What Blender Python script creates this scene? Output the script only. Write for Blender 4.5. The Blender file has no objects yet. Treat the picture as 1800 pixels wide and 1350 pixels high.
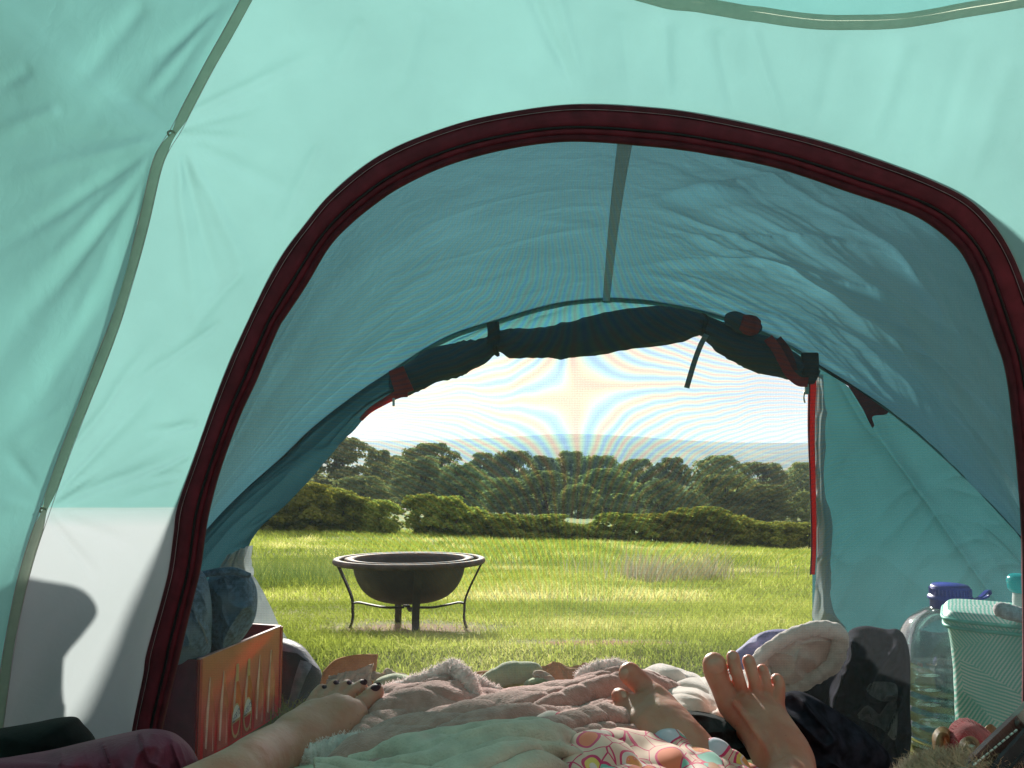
EXPO = 1.68
import bpy, math, random
import numpy as np
from mathutils import Vector
from mathutils.bvhtree import BVHTree
rnd = random.Random(7)
rng = np.random.default_rng(11)
SC = bpy.context.scene
COL = SC.collection
FPX = 1360.0
PIT = math.atan(115/1360.0)
CP, SP = math.cos(PIT), math.sin(PIT)

# ---------- helpers ----------
def Pn(px, py, Y):
    """points seen in direction (px,py) of the picture at real distance Y"""
    px = np.asarray(px, float); py = np.asarray(py, float); Y = np.asarray(Y, float)
    dx = (px-900)/FPX; dz = (675-py)/FPX
    y = CP-dz*SP; z = SP+dz*CP
    s = Y/y
    return np.stack([dx*s, Y+0*s, z*s], -1)
def P(px, py, Y): return Vector(Pn(px, py, Y))
def smooth(a, b, x):
    t = np.clip((np.asarray(x, float)-a)/(b-a), 0, 1); return t*t*(3-2*t)
def hash2(ix, iy, s):
    h = (ix.astype(np.int64)*374761393 + iy.astype(np.int64)*668265263 + s*974711) & 0x7fffffff
    h = ((h ^ (h >> 13))*1274126177) & 0x7fffffff
    return ((h ^ (h >> 16)) & 0xffff)/65535.0
def noise(x, y, s=0):
    x = np.asarray(x, float); y = np.asarray(y, float)
    ix = np.floor(x); iy = np.floor(y); fx = x-ix; fy = y-iy
    fx = fx*fx*fx*(fx*(fx*6-15)+10); fy = fy*fy*fy*(fy*(fy*6-15)+10)
    a = hash2(ix, iy, s); b = hash2(ix+1, iy, s); c = hash2(ix, iy+1, s); d = hash2(ix+1, iy+1, s)
    return (a*(1-fx)+b*fx)*(1-fy)+(c*(1-fx)+d*fx)*fy*1.0
def fbm(x, y, s=0, o=3):
    r = 0; a = .5; t = 0
    for k in range(o):
        r = r+a*noise(x*2**k, y*2**k, s+k); t += a; a *= .5
    return r/t
def ridge(x, y, s=0):
    return 1-np.abs(2*noise(x, y, s)-1)
def crm(pts, n):
    """Catmull-Rom through pts (any dimension), n samples evenly by index"""
    p = np.asarray(pts, float)
    if len(p) == 2: 
        t = np.linspace(0, 1, n)[:, None]; return p[0]*(1-t)+p[1]*t
    q = np.vstack([2*p[0]-p[1], p, 2*p[-1]-p[-2]])
    d = np.r_[0, np.cumsum(np.linalg.norm(np.diff(p, axis=0), axis=1)+1e-9)]
    t = np.interp(np.linspace(0, d[-1], n), d, np.arange(len(p)))
    i = np.minimum(t.astype(int), len(p)-2); f = (t-i)[:, None]
    a, b, c, e = q[i], q[i+1], q[i+2], q[i+3]
    return .5*((2*b)+(-a+c)*f+(2*a-5*b+4*c-e)*f*f+(-a+3*b-3*c+e)*f**3)
def crm_rows(rows, n):
    g = np.stack(rows)                       # (k, nu, d)
    k = len(g); t = np.linspace(0, k-1, n)
    if k == 2: return g[0][None]*(1-t)[:, None, None]+g[1][None]*t[:, None, None]
    q = np.concatenate([2*g[:1]-g[1:2], g, 2*g[-1:]-g[-2:-1]])
    i = np.minimum(t.astype(int), k-2); f = (t-i)[:, None, None]
    a, b, c, e = q[i], q[i+1], q[i+2], q[i+3]
    return .5*((2*b)+(-a+c)*f+(2*a-5*b+4*c-e)*f*f+(-a+3*b-3*c+e)*f**3)
def mesh(name, V, Fc, mat=None, parent=None, sm=True, uv=None, tint=None, mats=None, fm=None):
    V = np.asarray(V, float).reshape(-1, 3)
    me = bpy.data.meshes.new(name)
    if isinstance(Fc, np.ndarray):
        m, k = Fc.shape
        me.vertices.add(len(V)); me.vertices.foreach_set('co', V.ravel().astype(np.float32))
        me.loops.add(m*k); me.loops.foreach_set('vertex_index', Fc.ravel().astype(np.int32))
        me.polygons.add(m); me.polygons.foreach_set('loop_start', np.arange(0, m*k, k, dtype=np.int32))
        me.polygons.foreach_set('loop_total', np.full(m, k, np.int32))
        me.update(calc_edges=True)
    else:
        me.from_pydata([tuple(v) for v in V], [], [tuple(int(i) for i in f) for f in Fc])
    me.validate(); 
    if sm and len(me.polygons): me.polygons.foreach_set('use_smooth', np.ones(len(me.polygons), bool))
    if uv is not None:
        L = np.empty(len(me.loops), np.int32); me.loops.foreach_get('vertex_index', L)
        u = me.uv_layers.new(name='UVMap'); u.data.foreach_set('uv', np.asarray(uv, np.float32).reshape(-1, 2)[L].ravel())
    if tint is not None:
        a = me.attributes.new('tint', 'FLOAT', 'POINT'); a.data.foreach_set('value', np.asarray(tint, np.float32))
    for q in (mats or [mat]):
        if q: me.materials.append(q)
    if fm is not None: me.polygons.foreach_set('material_index', np.asarray(fm, np.int32))
    o = bpy.data.objects.new(name, me); COL.objects.link(o)
    if parent is not None: o.parent = parent
    return o
def grid_faces(nv, nu, wrap=False):
    i = np.arange(nv-1)[:, None]; j = np.arange(nu if wrap else nu-1)[None]
    j2 = (j+1) % nu
    a = i*nu+j; b = i*nu+j2; c = (i+1)*nu+j2; d = (i+1)*nu+j
    return np.stack([a, b, c, d], -1).reshape(-1, 4)
def normals(G):
    du = np.gradient(G, axis=1); dv = np.gradient(G, axis=0)
    n = np.cross(du, dv); return n/(np.linalg.norm(n, axis=-1, keepdims=True)+1e-12)
def sheet(name, G, mat, parent=None, disp=None, thick=0, uv=None, **k):
    nv, nu = G.shape[:2]
    if disp is not None: G = G+normals(G)*disp[..., None]
    if uv is None:
        uu, vv = np.meshgrid(np.linspace(0, 1, nu), np.linspace(0, 1, nv)); uv = np.stack([uu, vv], -1)
    o = mesh(name, G, grid_faces(nv, nu), mat, parent, uv=uv, **k)
    if thick:
        m = o.modifiers.new('s', 'SOLIDIFY'); m.thickness = thick; m.offset = 0
    return o
def loft(name, rows, nu, nv, mat, parent=None, disp=None, **k):
    """rows of (px,py,Y) control points"""
    rr = [crm([Pn(*p) for p in r], nu) for r in rows]
    G = crm_rows(rr, nv)
    d = None
    if disp:
        uu, vv = np.meshgrid(np.linspace(0, 1, nu), np.linspace(0, 1, nv)); d = disp(uu, vv)
    return sheet(name, G, mat, parent, d, **k)
def frames(p):
    t = np.gradient(p, axis=0); t /= np.linalg.norm(t, axis=1, keepdims=True)+1e-12
    n = np.zeros_like(t); r = np.array([0, 0, 1.]) if abs(t[0, 2]) < .9 else np.array([1., 0, 0])
    v = np.cross(t[0], r); v /= np.linalg.norm(v); n[0] = v
    for i in range(1, len(p)):
        v = n[i-1]-t[i]*np.dot(n[i-1], t[i]); n[i] = v/(np.linalg.norm(v)+1e-12)
    return t, n, np.cross(t, n)
def tube(name, pts, r, mat, parent=None, seg=10, n=None, disp=None, caps=True, uvs=None):
    p = np.asarray([tuple(q) for q in pts], float)
    r = np.full(len(p), r, float) if np.isscalar(r) else np.asarray(r, float)
    if n:
        c = crm(np.c_[p, r], n); p, r = c[:, :3], np.abs(c[:, 3])
    t, a, b = frames(p)
    th = np.linspace(0, 2*math.pi, seg, endpoint=False)
    R = np.repeat(r[:, None], seg, 1)
    if disp is not None: R = R+disp(np.arange(len(p))[:, None]/len(p), th[None])
    G = p[:, None]+R[..., None]*(np.cos(th)[None, :, None]*a[:, None]+np.sin(th)[None, :, None]*b[:, None])
    V = G.reshape(-1, 3); Fq = grid_faces(len(p), seg, True)
    if caps:
        V = np.vstack([V, p[0]-t[0]*r[0]*.35, p[-1]+t[-1]*r[-1]*.35]); k = len(p)*seg
        f = [list(q) for q in Fq]
        for j in range(seg):
            f.append([k, (j+1) % seg, j]); f.append([k+1, k-seg+j, k-seg+(j+1) % seg])
        return mesh(name, V, f, mat, parent)
    return mesh(name, V, Fq, mat, parent)
def ribbon(name, p, nrm, w, th, mat, parent=None, sm=False):
    """flat strap: path p (n,3), surface normals nrm, width w, thickness th"""
    p = np.asarray(p, float); t = np.gradient(p, axis=0); t /= np.linalg.norm(t, axis=1, keepdims=True)
    nrm = np.asarray(nrm, float)*np.ones_like(p); s = np.cross(t, nrm); s /= np.linalg.norm(s, axis=1, keepdims=True)
    nn = np.cross(s, t); w = np.broadcast_to(w, len(p))[:, None]/2
    c = [p-s*w-nn*th/2, p+s*w-nn*th/2, p+s*w+nn*th/2, p-s*w+nn*th/2]
    V = np.stack(c, 1); n = len(p)
    f = [list(q) for q in grid_faces(n, 4, True)]+[[3, 2, 1, 0], [4*n-4, 4*n-3, 4*n-2, 4*n-1]]
    return mesh(name, V, f, mat, parent, sm=sm)
def lathe(name, prof, mat, parent=None, seg=48, loc=(0, 0, 0), sq=None, close=True):
    pr = np.asarray(prof, float); th = np.linspace(0, 2*math.pi, seg, endpoint=False)
    k = np.ones(seg) if sq is None else (np.abs(np.cos(th))**sq+np.abs(np.sin(th))**sq)**(-1/sq)
    G = np.stack([pr[:, 0][:, None]*np.cos(th)*k, pr[:, 0][:, None]*np.sin(th)*k, pr[:, 1][:, None]+0*th], -1)
    return mesh(name, G.reshape(-1, 3)+np.array(loc), grid_faces(len(pr), seg, True), mat, parent)
def box(name, c, s, mat, parent=None, bev=0, rot=None):
    s = np.array(s)/2; V = np.array([[x, y, z] for x in (-1, 1) for y in (-1, 1) for z in (-1, 1)])*s
    if rot is not None: V = V@np.array(rot).T
    f = [(0, 1, 3, 2), (4, 6, 7, 5), (0, 4, 5, 1), (2, 3, 7, 6), (0, 2, 6, 4), (1, 5, 7, 3)]
    o = mesh(name, V+np.array(c), f, mat, parent, sm=False)
    if bev:
        m = o.modifiers.new('b', 'BEVEL'); m.width = bev; m.segments = 2
    return o
def empty(name, label=None, cat=None, group=None, loc=(0, 0, 0)):
    o = bpy.data.objects.new(name, None); COL.objects.link(o); o.location = loc; o.empty_display_size = .1
    if label: o['label'] = label
    if cat: o['category'] = cat
    if group: o['group'] = group
    return o
def tag(o, label=None, cat=None, group=None, kind=None):
    if label: o['label'] = label
    if cat: o['category'] = cat
    if group: o['group'] = group
    if kind: o['kind'] = kind
    return o
def adopt(root, *parts):
    for q in parts: q.parent = root
def pillow(name, outl, Y0, depth, mat, parent=None, folds=None, nr=40, nt=160, back=.8, tilt=0, pw=.5, sharp=True):
    """closed crumpled heap: outline (px,py) at distance Y0, bulging toward and away from the viewer by depth"""
    o = np.asarray(outl, float); c = o.mean(0)
    oo = crm(np.vstack([o, o[:1]]), nt+1)[:-1]
    V = []; UV = []
    for side, d in ((-1, depth), (1, depth*back)):
        rr = np.sin(np.linspace(0, 1, nr)*math.pi/2)
        if side == 1: rr = rr[:-1]
        q = c+(oo-c)[None]*rr[:, None, None]
        bulge = (1-rr**2)**pw
        Y = Y0+side*d*bulge[:, None]+0*q[..., 0]+tilt*(c[1]-q[..., 1])/1000
        if folds is not None: Y = Y+folds(q[..., 0], q[..., 1])*(-side)*smooth(1, .8, rr)[:, None]*-1*(-side)
        V.append(Pn(q[..., 0], q[..., 1], Y)); UV.append(q/1000)
    nf = nr*nt
    A = grid_faces(nr, nt, True)
    B = grid_faces(nr-1, nt, True)[:, ::-1]+nf
    k = nf+(nr-2)*nt; j = np.arange(nt); j2 = (j+1) % nt; r1 = (nr-1)*nt
    Cn = np.stack([r1+j, r1+j2, k+j2, k+j], -1)
    F4 = np.vstack([A, B, Cn])
    return mesh(name, np.vstack([v.reshape(-1, 3) for v in V]), F4, mat, parent, uv=np.vstack([u.reshape(-1, 2) for u in UV]))
def bvh_of(o):
    me = o.data; return BVHTree.FromPolygons([v.co for v in me.vertices], [list(p.vertices) for p in me.polygons])
def patch(name, poly, bvh, mat, parent, off=.0008, nr=8, nt=40, straight=False, lift=0.0):
    """a thin raised patch lying on the surface of another mesh"""
    o = np.asarray(poly, float); c = o.mean(0)
    if straight:
        q = np.vstack([o, o[:1]]); d = np.r_[0, np.cumsum(np.linalg.norm(np.diff(q, axis=0), axis=1))]
        s = np.linspace(0, d[-1], nt+1)[:-1]; oo = np.stack([np.interp(s, d, q[:, 0]), np.interp(s, d, q[:, 1])], -1)
    else: oo = crm(np.vstack([o, o[:1]]), nt+1)[:-1]
    V = []; last = None
    for r in np.linspace(0.02, 1, nr):
        for p in oo:
            x = c+(p-c)*r; d = P(x[0], x[1], 1.0).normalized()
            hit = bvh.ray_cast(Vector((0, 0, 0)), d)
            L = hit[3] if hit[0] is not None else None
            if L is None: L = last if last else 1.0
            last = L
            V.append(d*(L-off-lift*(1-r*r)))
    return mesh(name, np.array([tuple(v) for v in V]), grid_faces(nr, nt, True), mat, parent)

# ---------- materials ----------
def newmat(name):
    m = bpy.data.materials.new(name); m.use_nodes = True; nt = m.node_tree; nt.nodes.clear()
    out = nt.nodes.new('ShaderNodeOutputMaterial')
    return m, nt, out
class N:
    def __init__(s, nt): s.nt = nt
    def __call__(s, t, ins=None, **kw):
        n = s.nt.nodes.new('ShaderNode'+t)
        for k, v in kw.items(): setattr(n, k, v)
        for k, v in (ins or {}).items():
            if isinstance(v, bpy.types.NodeSocket): s.nt.links.new(v, n.inputs[k])
            else:
                if isinstance(v, (tuple, list)) and len(v) == 3 and n.inputs[k].type == 'RGBA': v = (*v, 1)
                n.inputs[k].default_value = v
        return n
    def ramp(s, fac, stops, interp='LINEAR'):
        n = s.nt.nodes.new('ShaderNodeValToRGB'); s.nt.links.new(fac, n.inputs[0]); r = n.color_ramp; r.interpolation = interp
        while len(r.elements) > 1: r.elements.remove(r.elements[0])
        r.elements[0].position = stops[0][0]; r.elements[0].color = (*stops[0][1], 1)
        for p, c in stops[1:]:
            e = r.elements.new(p); e.color = (*c, 1)
        return n.outputs[0]
    def mix(s, fac, a, b):
        n = s.nt.nodes.new('ShaderNodeMix'); n.data_type = 'RGBA'
        for k, v in ((0, fac), (6, a), (7, b)):
            if isinstance(v, bpy.types.NodeSocket): s.nt.links.new(v, n.inputs[k])
            else: n.inputs[k].default_value = (*v, 1) if isinstance(v, (tuple, list)) else v
        return n.outputs[2]
    def math(s, op, a, b=0.0, c=None):
        n = s.nt.nodes.new('ShaderNodeMath'); n.operation = op
        for k, v in ((0, a), (1, b), (2, c)):
            if v is None: continue
            if isinstance(v, bpy.types.NodeSocket): s.nt.links.new(v, n.inputs[k])
            else: n.inputs[k].default_value = v
        return n.outputs[0]
def pmat(name, col, rough=.8, var=.12, scale=30, bump=.0, bscale=200, trans=0, sheen=0, metal=0, spec=.3, col2=None, coord='Object', tcol=None, sss=0, coat=0, patchy=None, stretch=None):
    """principled surface with procedural mottling, weave bump, optional translucency"""
    m, nt, out = newmat(name); n = N(nt)
    tc = n('TexCoord').outputs[coord]
    if stretch: tc = n('Mapping', {'Vector': tc, 'Scale': stretch}).outputs[0]
    nz = n('TexNoise', {'Vector': tc, 'Scale': scale, 'Detail': 5.0}).outputs[0]
    c2 = col2 or tuple(max(0, c*(1-var*2)) for c in col); c1 = tuple(min(1, c*(1+var)) for c in col)
    c = n.ramp(nz, [(.35, c2), (.65, c1)])
    if patchy:
        n2 = n('TexNoise', {'Vector': tc, 'Scale': patchy[0], 'Detail': 3.0}).outputs[0]
        f = n.ramp(n2, [(patchy[2], (0, 0, 0)), (patchy[2]+.1, (1, 1, 1))]); c = n.mix(f, c, patchy[1])
    b = n('BsdfPrincipled', {'Base Color': c, 'Roughness': rough, 'Metallic': metal, 'Specular IOR Level': spec, 'Sheen Weight': sheen, 'Coat Weight': coat})
    if sss:
        b.inputs['Subsurface Weight'].default_value = sss; b.inputs['Subsurface Radius'].default_value = (1, .25, .12); b.inputs['Subsurface Scale'].default_value = .012
    if bump:
        bn = n('TexNoise', {'Vector': tc, 'Scale': bscale, 'Detail': 3.0}).outputs[0]
        bp = n('Bump', {'Height': bn, 'Strength': bump, 'Distance': .002}).outputs[0]
        nt.links.new(bp, b.inputs['Normal'])
    s = b.outputs[0]
    if trans:
        t = n('BsdfTranslucent', {'Color': tcol or c})
        if bump: nt.links.new(bp, t.inputs['Normal'])
        s = n('MixShader', {0: trans, 1: s, 2: t.outputs[0]}).outputs[0]
    nt.links.new(s, out.inputs[0])
    return m
# ---------- light, sky, camera ----------
EL, AZ = 19.0, -8.0
sv = Vector((math.sin(math.radians(AZ))*math.cos(math.radians(EL)), math.cos(math.radians(AZ))*math.cos(math.radians(EL)), math.sin(math.radians(EL))))
w = bpy.data.worlds.new("World"); SC.world = w; w.use_nodes = True
wn = w.node_tree; wn.nodes.clear(); n = N(wn)
sky = n('TexSky', sky_type='NISHITA'); sky.sun_disc = False; sky.sun_elevation = math.radians(EL); sky.sun_rotation = math.radians(AZ)
sky.air_density = 1.0; sky.dust_density = 3.0; sky.ozone_density = 1.0
# thin bright cloud veil over the blue
tc = n('TexCoord').outputs['Generated']
mp = n('Mapping', {'Vector': tc, 'Scale': (1.0, 1.0, 4.0)}).outputs[0]
cl = n('TexNoise', {'Vector': mp, 'Scale': 2.2, 'Detail': 8.0, 'Roughness': .55}).outputs[0]
cf = n.ramp(cl, [(.25, (.86, .86, .86)), (.6, (.98, .98, .98))])
skyc = n.mix(cf, sky.outputs[0], (3.45, 3.2, 3.6))
bg = n('Background', {'Color': skyc, 'Strength': .12})
wo = n('OutputWorld', {0: bg.outputs[0]})
sun = bpy.data.lights.new('sun', 'SUN'); sun.energy = 4.5; sun.angle = math.radians(3.2); sun.color = (1, .95, .86)
so = bpy.data.objects.new('sun', sun); COL.objects.link(so); so.rotation_euler = sv.to_track_quat('Z', 'Y').to_euler(); so.location = (0, 5, 6)
cam = bpy.data.cameras.new('camera'); cam.sensor_width = 36; cam.lens = 36*FPX/1800; cam.clip_start = .02; cam.clip_end = 20000
co = bpy.data.objects.new('camera', cam); COL.objects.link(co); co.rotation_euler = (math.pi/2+PIT, 0, 0); SC.camera = co
SC.view_settings.view_transform = 'Standard'; SC.view_settings.look = 'None'; SC.view_settings.exposure = EXPO; SC.view_settings.gamma = 1
SC.cycles.use_denoising = True
SC.cycles.max_bounces = 10; SC.cycles.diffuse_bounces = 5; SC.cycles.transparent_max_bounces = 16; SC.cycles.volume_bounces = 0
SC.cycles.caustics_reflective = False; SC.cycles.caustics_refractive = False
SC.cycles.sample_clamp_indirect = 4

# ---------- terrain ----------
TY = [-60, 2.4, 3.15, 3.65, 6, 12, 20, 28, 34, 60, 80, 150, 300, 800, 1500, 2400, 3600, 5000, 7000]
TZ = [-.6, -.6, -.728, -.792, -1.1, -1.8, -2.55, -3.2, -3.75, -5.5, -6.8, -12.7, -22, -42, -55, -40, 42, 20, 5]
def H(x, y):
    x = np.asarray(x, float); y = np.asarray(y, float)
    z = np.interp(y, TY, TZ)
    z = z-.045*x*smooth(3, 28, y)*smooth(400, 60, y)
    z = z+.10*(noise(x/3, y/3, 5)-.5)*smooth(6, 16, y)
    far = smooth(1800, 3600, y)
    z = z+far*(16*(fbm(x/700+.3, y/1500, 9, 4)-.5)+32*np.exp(-((x-330)/430)**2)-.006*np.maximum(x, 0))
    z = z+smooth(500, 1500, y)*14*(fbm(x/260, y/260, 21, 3)-.5)*smooth(3000, 2000, y)
    return z
ys = np.r_[np.linspace(-60, 0, 12)[:-1], np.linspace(0, 8, 60)[:-1], 8*(7000/8)**np.linspace(0, 1, 190)]
us = np.linspace(-1, 1, 161); us = np.sign(us)*np.abs(us)**1.3
Yg, Ug = np.meshgrid(ys, us, indexing='ij'); Xg = Ug*(np.maximum(Yg, 0)*1.1+60)
m, nt, out = newmat('field_ground'); n = N(nt)
g = n('NewGeometry').outputs['Position']; sx = n('SeparateXYZ', {0: g})
nz = n('TexNoise', {'Vector': g, 'Scale': 9.0, 'Detail': 8.0}).outputs[0]
soil = n.ramp(nz, [(.3, (.10, .11, .025)), (.5, (.18, .19, .045)), (.7, (.26, .22, .09))])
n2 = n('TexNoise', {'Vector': g, 'Scale': .35, 'Detail': 6.0}).outputs[0]
field = n.ramp(n2, [(.35, (.13, .18, .03)), (.65, (.24, .26, .07))])
c = n.mix(n.ramp(n.math('DIVIDE', sx.outputs[1], 40.0), [(.2, (0, 0, 0)), (.6, (1, 1, 1))]), soil, field)
vor = n('TexVoronoi', {'Vector': g, 'Scale': .0045}); 
pc = n.ramp(n('SeparateColor', {0: vor.outputs['Color']}).outputs[0], [(.2, (.03, .06, .02)), (.5, (.09, .14, .03)), (.8, (.17, .19, .06))])
wd = n('TexNoise', {'Vector': g, 'Scale': .006, 'Detail': 8.0}).outputs[0]
pc = n.mix(n.ramp(wd, [(.46, (0, 0, 0)), (.52, (1, 1, 1))]), pc, (.022, .045, .016))
c = n.mix(n.ramp(n.math('DIVIDE', sx.outputs[1], 400.0), [(.3, (0, 0, 0)), (.9, (1, 1, 1))]), c, pc)
# the worn, scorched patch of turf beside and under the fire bowl
def spot(cx, cy, rx, ry):
    d = n.math('ADD', n.math('POWER', n.math('DIVIDE', n.math('SUBTRACT', sx.outputs[0], cx), rx), 2.0), n.math('POWER', n.math('DIVIDE', n.math('SUBTRACT', sx.outputs[1], cy), ry), 2.0))
    return n.ramp(n.math('ADD', d, n.math('MULTIPLY', nz, .8)), [(.7, (1, 1, 1)), (1.3, (0, 0, 0))])
c = n.mix(spot(-.42, 3.3, .42, .34), c, (.24, .15, .085)); c = n.mix(spot(.30, 2.62, .34, .16), c, (.26, .12, .06))
b = n('BsdfPrincipled', {'Base Color': c, 'Roughness': .95, 'Specular IOR Level': .1})
nt.links.new(b.outputs[0], out.inputs[0]); M_ground = m
Zg = H(Xg, Yg)
# the distant part is the hills, the near part the meadow
kk = int(np.searchsorted(ys, 1500))
tag(mesh('ground', np.stack([Xg, Yg, Zg], -1)[:kk+1], grid_faces(kk+1, len(us)), M_ground), kind='structure')
tag(mesh('hills', np.stack([Xg, Yg, Zg], -1)[kk:], grid_faces(len(ys)-kk, len(us)), M_ground), kind='structure')

# ---------- foliage ----------
def leafmat(name, a, b, tr=.45, hi=None):
    m, nt, out = newmat(name); n = N(nt)
    t = n('Attribute', attribute_name='tint').outputs['Fac']
    oi = n('ObjectInfo').outputs['Random']
    c = n.ramp(t, [(0, a), (.7, b)]+([(1, hi)] if hi else []))
    hs = n('HueSaturation', {'Color': c, 'Hue': n.math('ADD', .485, n.math('MULTIPLY', oi, .03)), 'Value': n.math('ADD', .8, n.math('MULTIPLY', oi, .45))}).outputs[0]
    d = n('BsdfDiffuse', {0: hs}); tt = n('BsdfTranslucent', {0: hs})
    s = n('MixShader', {0: tr, 1: d.outputs[0], 2: tt.outputs[0]})
    nt.links.new(s.outputs[0], out.inputs[0]); return m
def blades(name, zones, mat, label, cat, clump=None):
    V = []; T = []
    for (nb, y0, y1, xl, xr, h0, h1, w0, lean, region) in zones:
        y = y0+(y1-y0)*rng.random(nb)**(1 if y1-y0 < 4 else .8)
        x = (xl+(xr-xl)*rng.random(nb))*y if region is None else region[0]+(region[1]-region[0])*rng.random(nb)
        den = fbm(x*2.2, y*2.2, 31, 3)
        keep = rng.random(nb) < .35+1.1*den
        bare = np.minimum(((x+.42)/.45)**2+((y-3.3)/.36)**2, ((x-.30)/.36)**2+((y-2.62)/.18)**2)
        keep &= rng.random(nb) < .10+.90*smooth(.4, 1.5, bare)
        x = x[keep]; y = y[keep]; k = len(x); den = den[keep]
        z = H(x, y)-.004
        h = (h0+(h1-h0)*rng.random(k)**1.6)*(.25+1.5*fbm(x*1.5+5, y*1.5, 44, 3))
        a = rng.random(k)*2*math.pi; w_ = w0*(.6+.8*rng.random(k))
        la = rng.random(k)*2*math.pi; ln = h*lean*rng.random(k)*1.4
        bx = np.cos(a)*w_/2; by = np.sin(a)*w_/2; lx = np.cos(la)*ln; ly = np.sin(la)*ln
        v = np.stack([np.stack([x-bx, y-by, z], -1), np.stack([x+bx, y+by, z], -1),
                      np.stack([x-bx*.7+lx*.35, y-by*.7+ly*.35, z+h*.55], -1), np.stack([x+bx*.7+lx*.35, y+by*.7+ly*.35, z+h*.55], -1),
                      np.stack([x+lx, y+ly, z+h*(1-.15*lean)], -1)], 1)
        t = np.clip(.5+1.5*(fbm(x*.9, y*.9, 51, 4)-.5)+.30*(rng.random(k)-.5)+.3*(rng.random(k) < .07), 0, 1)
        V.append(v); T.append(np.repeat(t, 5))
    V = np.concatenate(V); nb = len(V); base = np.arange(nb)[:, None]*5
    F3 = (base[:, None]+np.array([[0, 1, 3], [0, 3, 2], [2, 3, 4]])[None]).reshape(-1, 3)
    return tag(mesh(name, V.reshape(-1, 3), F3, mat, sm=False, tint=np.concatenate(T)), label, cat, kind='stuff')
M_grass = leafmat('grass_blades', (.16, .21, .03), (.38, .43, .07), .58, (.62, .58, .24))
M_rush = leafmat('rush_blades', (.10, .17, .04), (.24, .31, .08), .5, (.34, .34, .15))
M_seed = leafmat('seed_heads', (.26, .30, .10), (.38, .36, .20), .5, (.46, .42, .34))
blades('grass', [(190000, 1.75, 5, -.62, .66, .018, .052, .0026, 1.3, None), (150000, 5, 13, -.6, .62, .035, .10, .006, 1.2, None), (90000, 13, 31, -.55, .6, .08, .20, .017, .9, None)],
       M_grass, 'sunlit yellow green meadow grass in front of the tent', 'grass')
blades('rushes', [(2200, 6.5, 9.5, 0, 0, .15, .38, .006, .8, (-3.4, -1.5)), (1500, 9, 15, 0, 0, .12, .28, .007, .9, (-5, 4))],
       M_rush, 'taller dark rushes in the grass left of the fire bowl', 'rushes')
blades('seeding_grass', [(1300, 7.6, 9.2, 0, 0, .16, .40, .006, .6, (1.2, 2.2)), (350, 8, 11.0, 0, 0, .15, .4, .006, .5, (.6, 3.4))], M_seed, 'patch of tall pale brown seeding grass in the middle of the meadow', 'grass')

def leaves(cent, rad, nper, size, squash=.8, up=.35, seed=0):
    r = np.random.default_rng(seed)
    V = []; T = []
    for (c, ra) in zip(cent, rad):
        k = int(nper*(ra/np.mean(rad))**1.5)
        d = r.normal(size=(k, 3)); d /= np.linalg.norm(d, axis=1, keepdims=True)
        d[:, 2] = np.where(d[:, 2] < -.3, -d[:, 2], d[:, 2])
        p = c+d*ra*(.55+.5*r.random((k, 1))**.6)*np.array([1, 1, squash])
        nn = d+r.normal(size=(k, 3))*.6+np.array([0, 0, up]); nn /= np.linalg.norm(nn, axis=1, keepdims=True)
        a = np.cross(nn, r.normal(size=(k, 3))); a /= np.linalg.norm(a, axis=1, keepdims=True); b = np.cross(nn, a)
        s = size*(.5+.9*r.random((k, 1)))
        q = np.stack([p-a*s*.5, p+b*s*.32-nn*s*.08, p+a*s*.5, p-b*s*.32-nn*s*.08], 1)
        V.append(q); T.append(np.repeat(np.clip(r.random()*.45+.4*r.random(k), 0, 1), 4))
    V = np.concatenate(V).reshape(-1, 3)
    return V, np.arange(len(V)).reshape(-1, 4), np.concatenate(T)
def crown(name, h, w, base, nc, nper, size, mat, parent, seed, shape=1.0, lean=0):
    r = np.random.default_rng(seed); C = []; R = []
    lob = r.random(6)*6.283
    while len(C) < nc:
        t = r.random()**.85; zz = base+(h*.97-base)*t
        prof = (math.sin(math.pi*min(1, .22+.5*t/.6)) if t < .3 else math.sqrt(max(0, 1-((t-.3)/.72)**2.2)))
        prof = max(prof, .5) if t < .3 else prof
        a = r.random()*6.283; prof *= 1+.16*math.sin(2*a+lob[0])+.12*math.sin(3*a+lob[1]+t*3)
        q = w/2*prof*r.random()**.4*.88
        ra = w*.085*(.7+1.0*r.random())
        C.append((q*math.cos(a)+lean*zz, q*math.sin(a), max(ra*.6, min(zz, h-ra*.75)))); R.append(ra)
    V, Fq, T = leaves(np.array(C), R, nper, size, seed=seed)
    return mesh(name, V, Fq, mat, parent, sm=False, tint=T), C
M_bark = pmat('bark', (.10, .08, .06), .9, .2, 8, .5, 40)
M_treeA = leafmat('tree_leaves', (.14, .175, .06), (.29, .32, .11), .6, (.38, .39, .14))
M_treeB = leafmat('willow_leaves', (.13, .17, .07), (.28, .33, .13), .5, (.38, .42, .19))
M_hedge = leafmat('hedge_leaves', (.12, .15, .03), (.38, .41, .08), .6, (.62, .54, .15))
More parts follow.
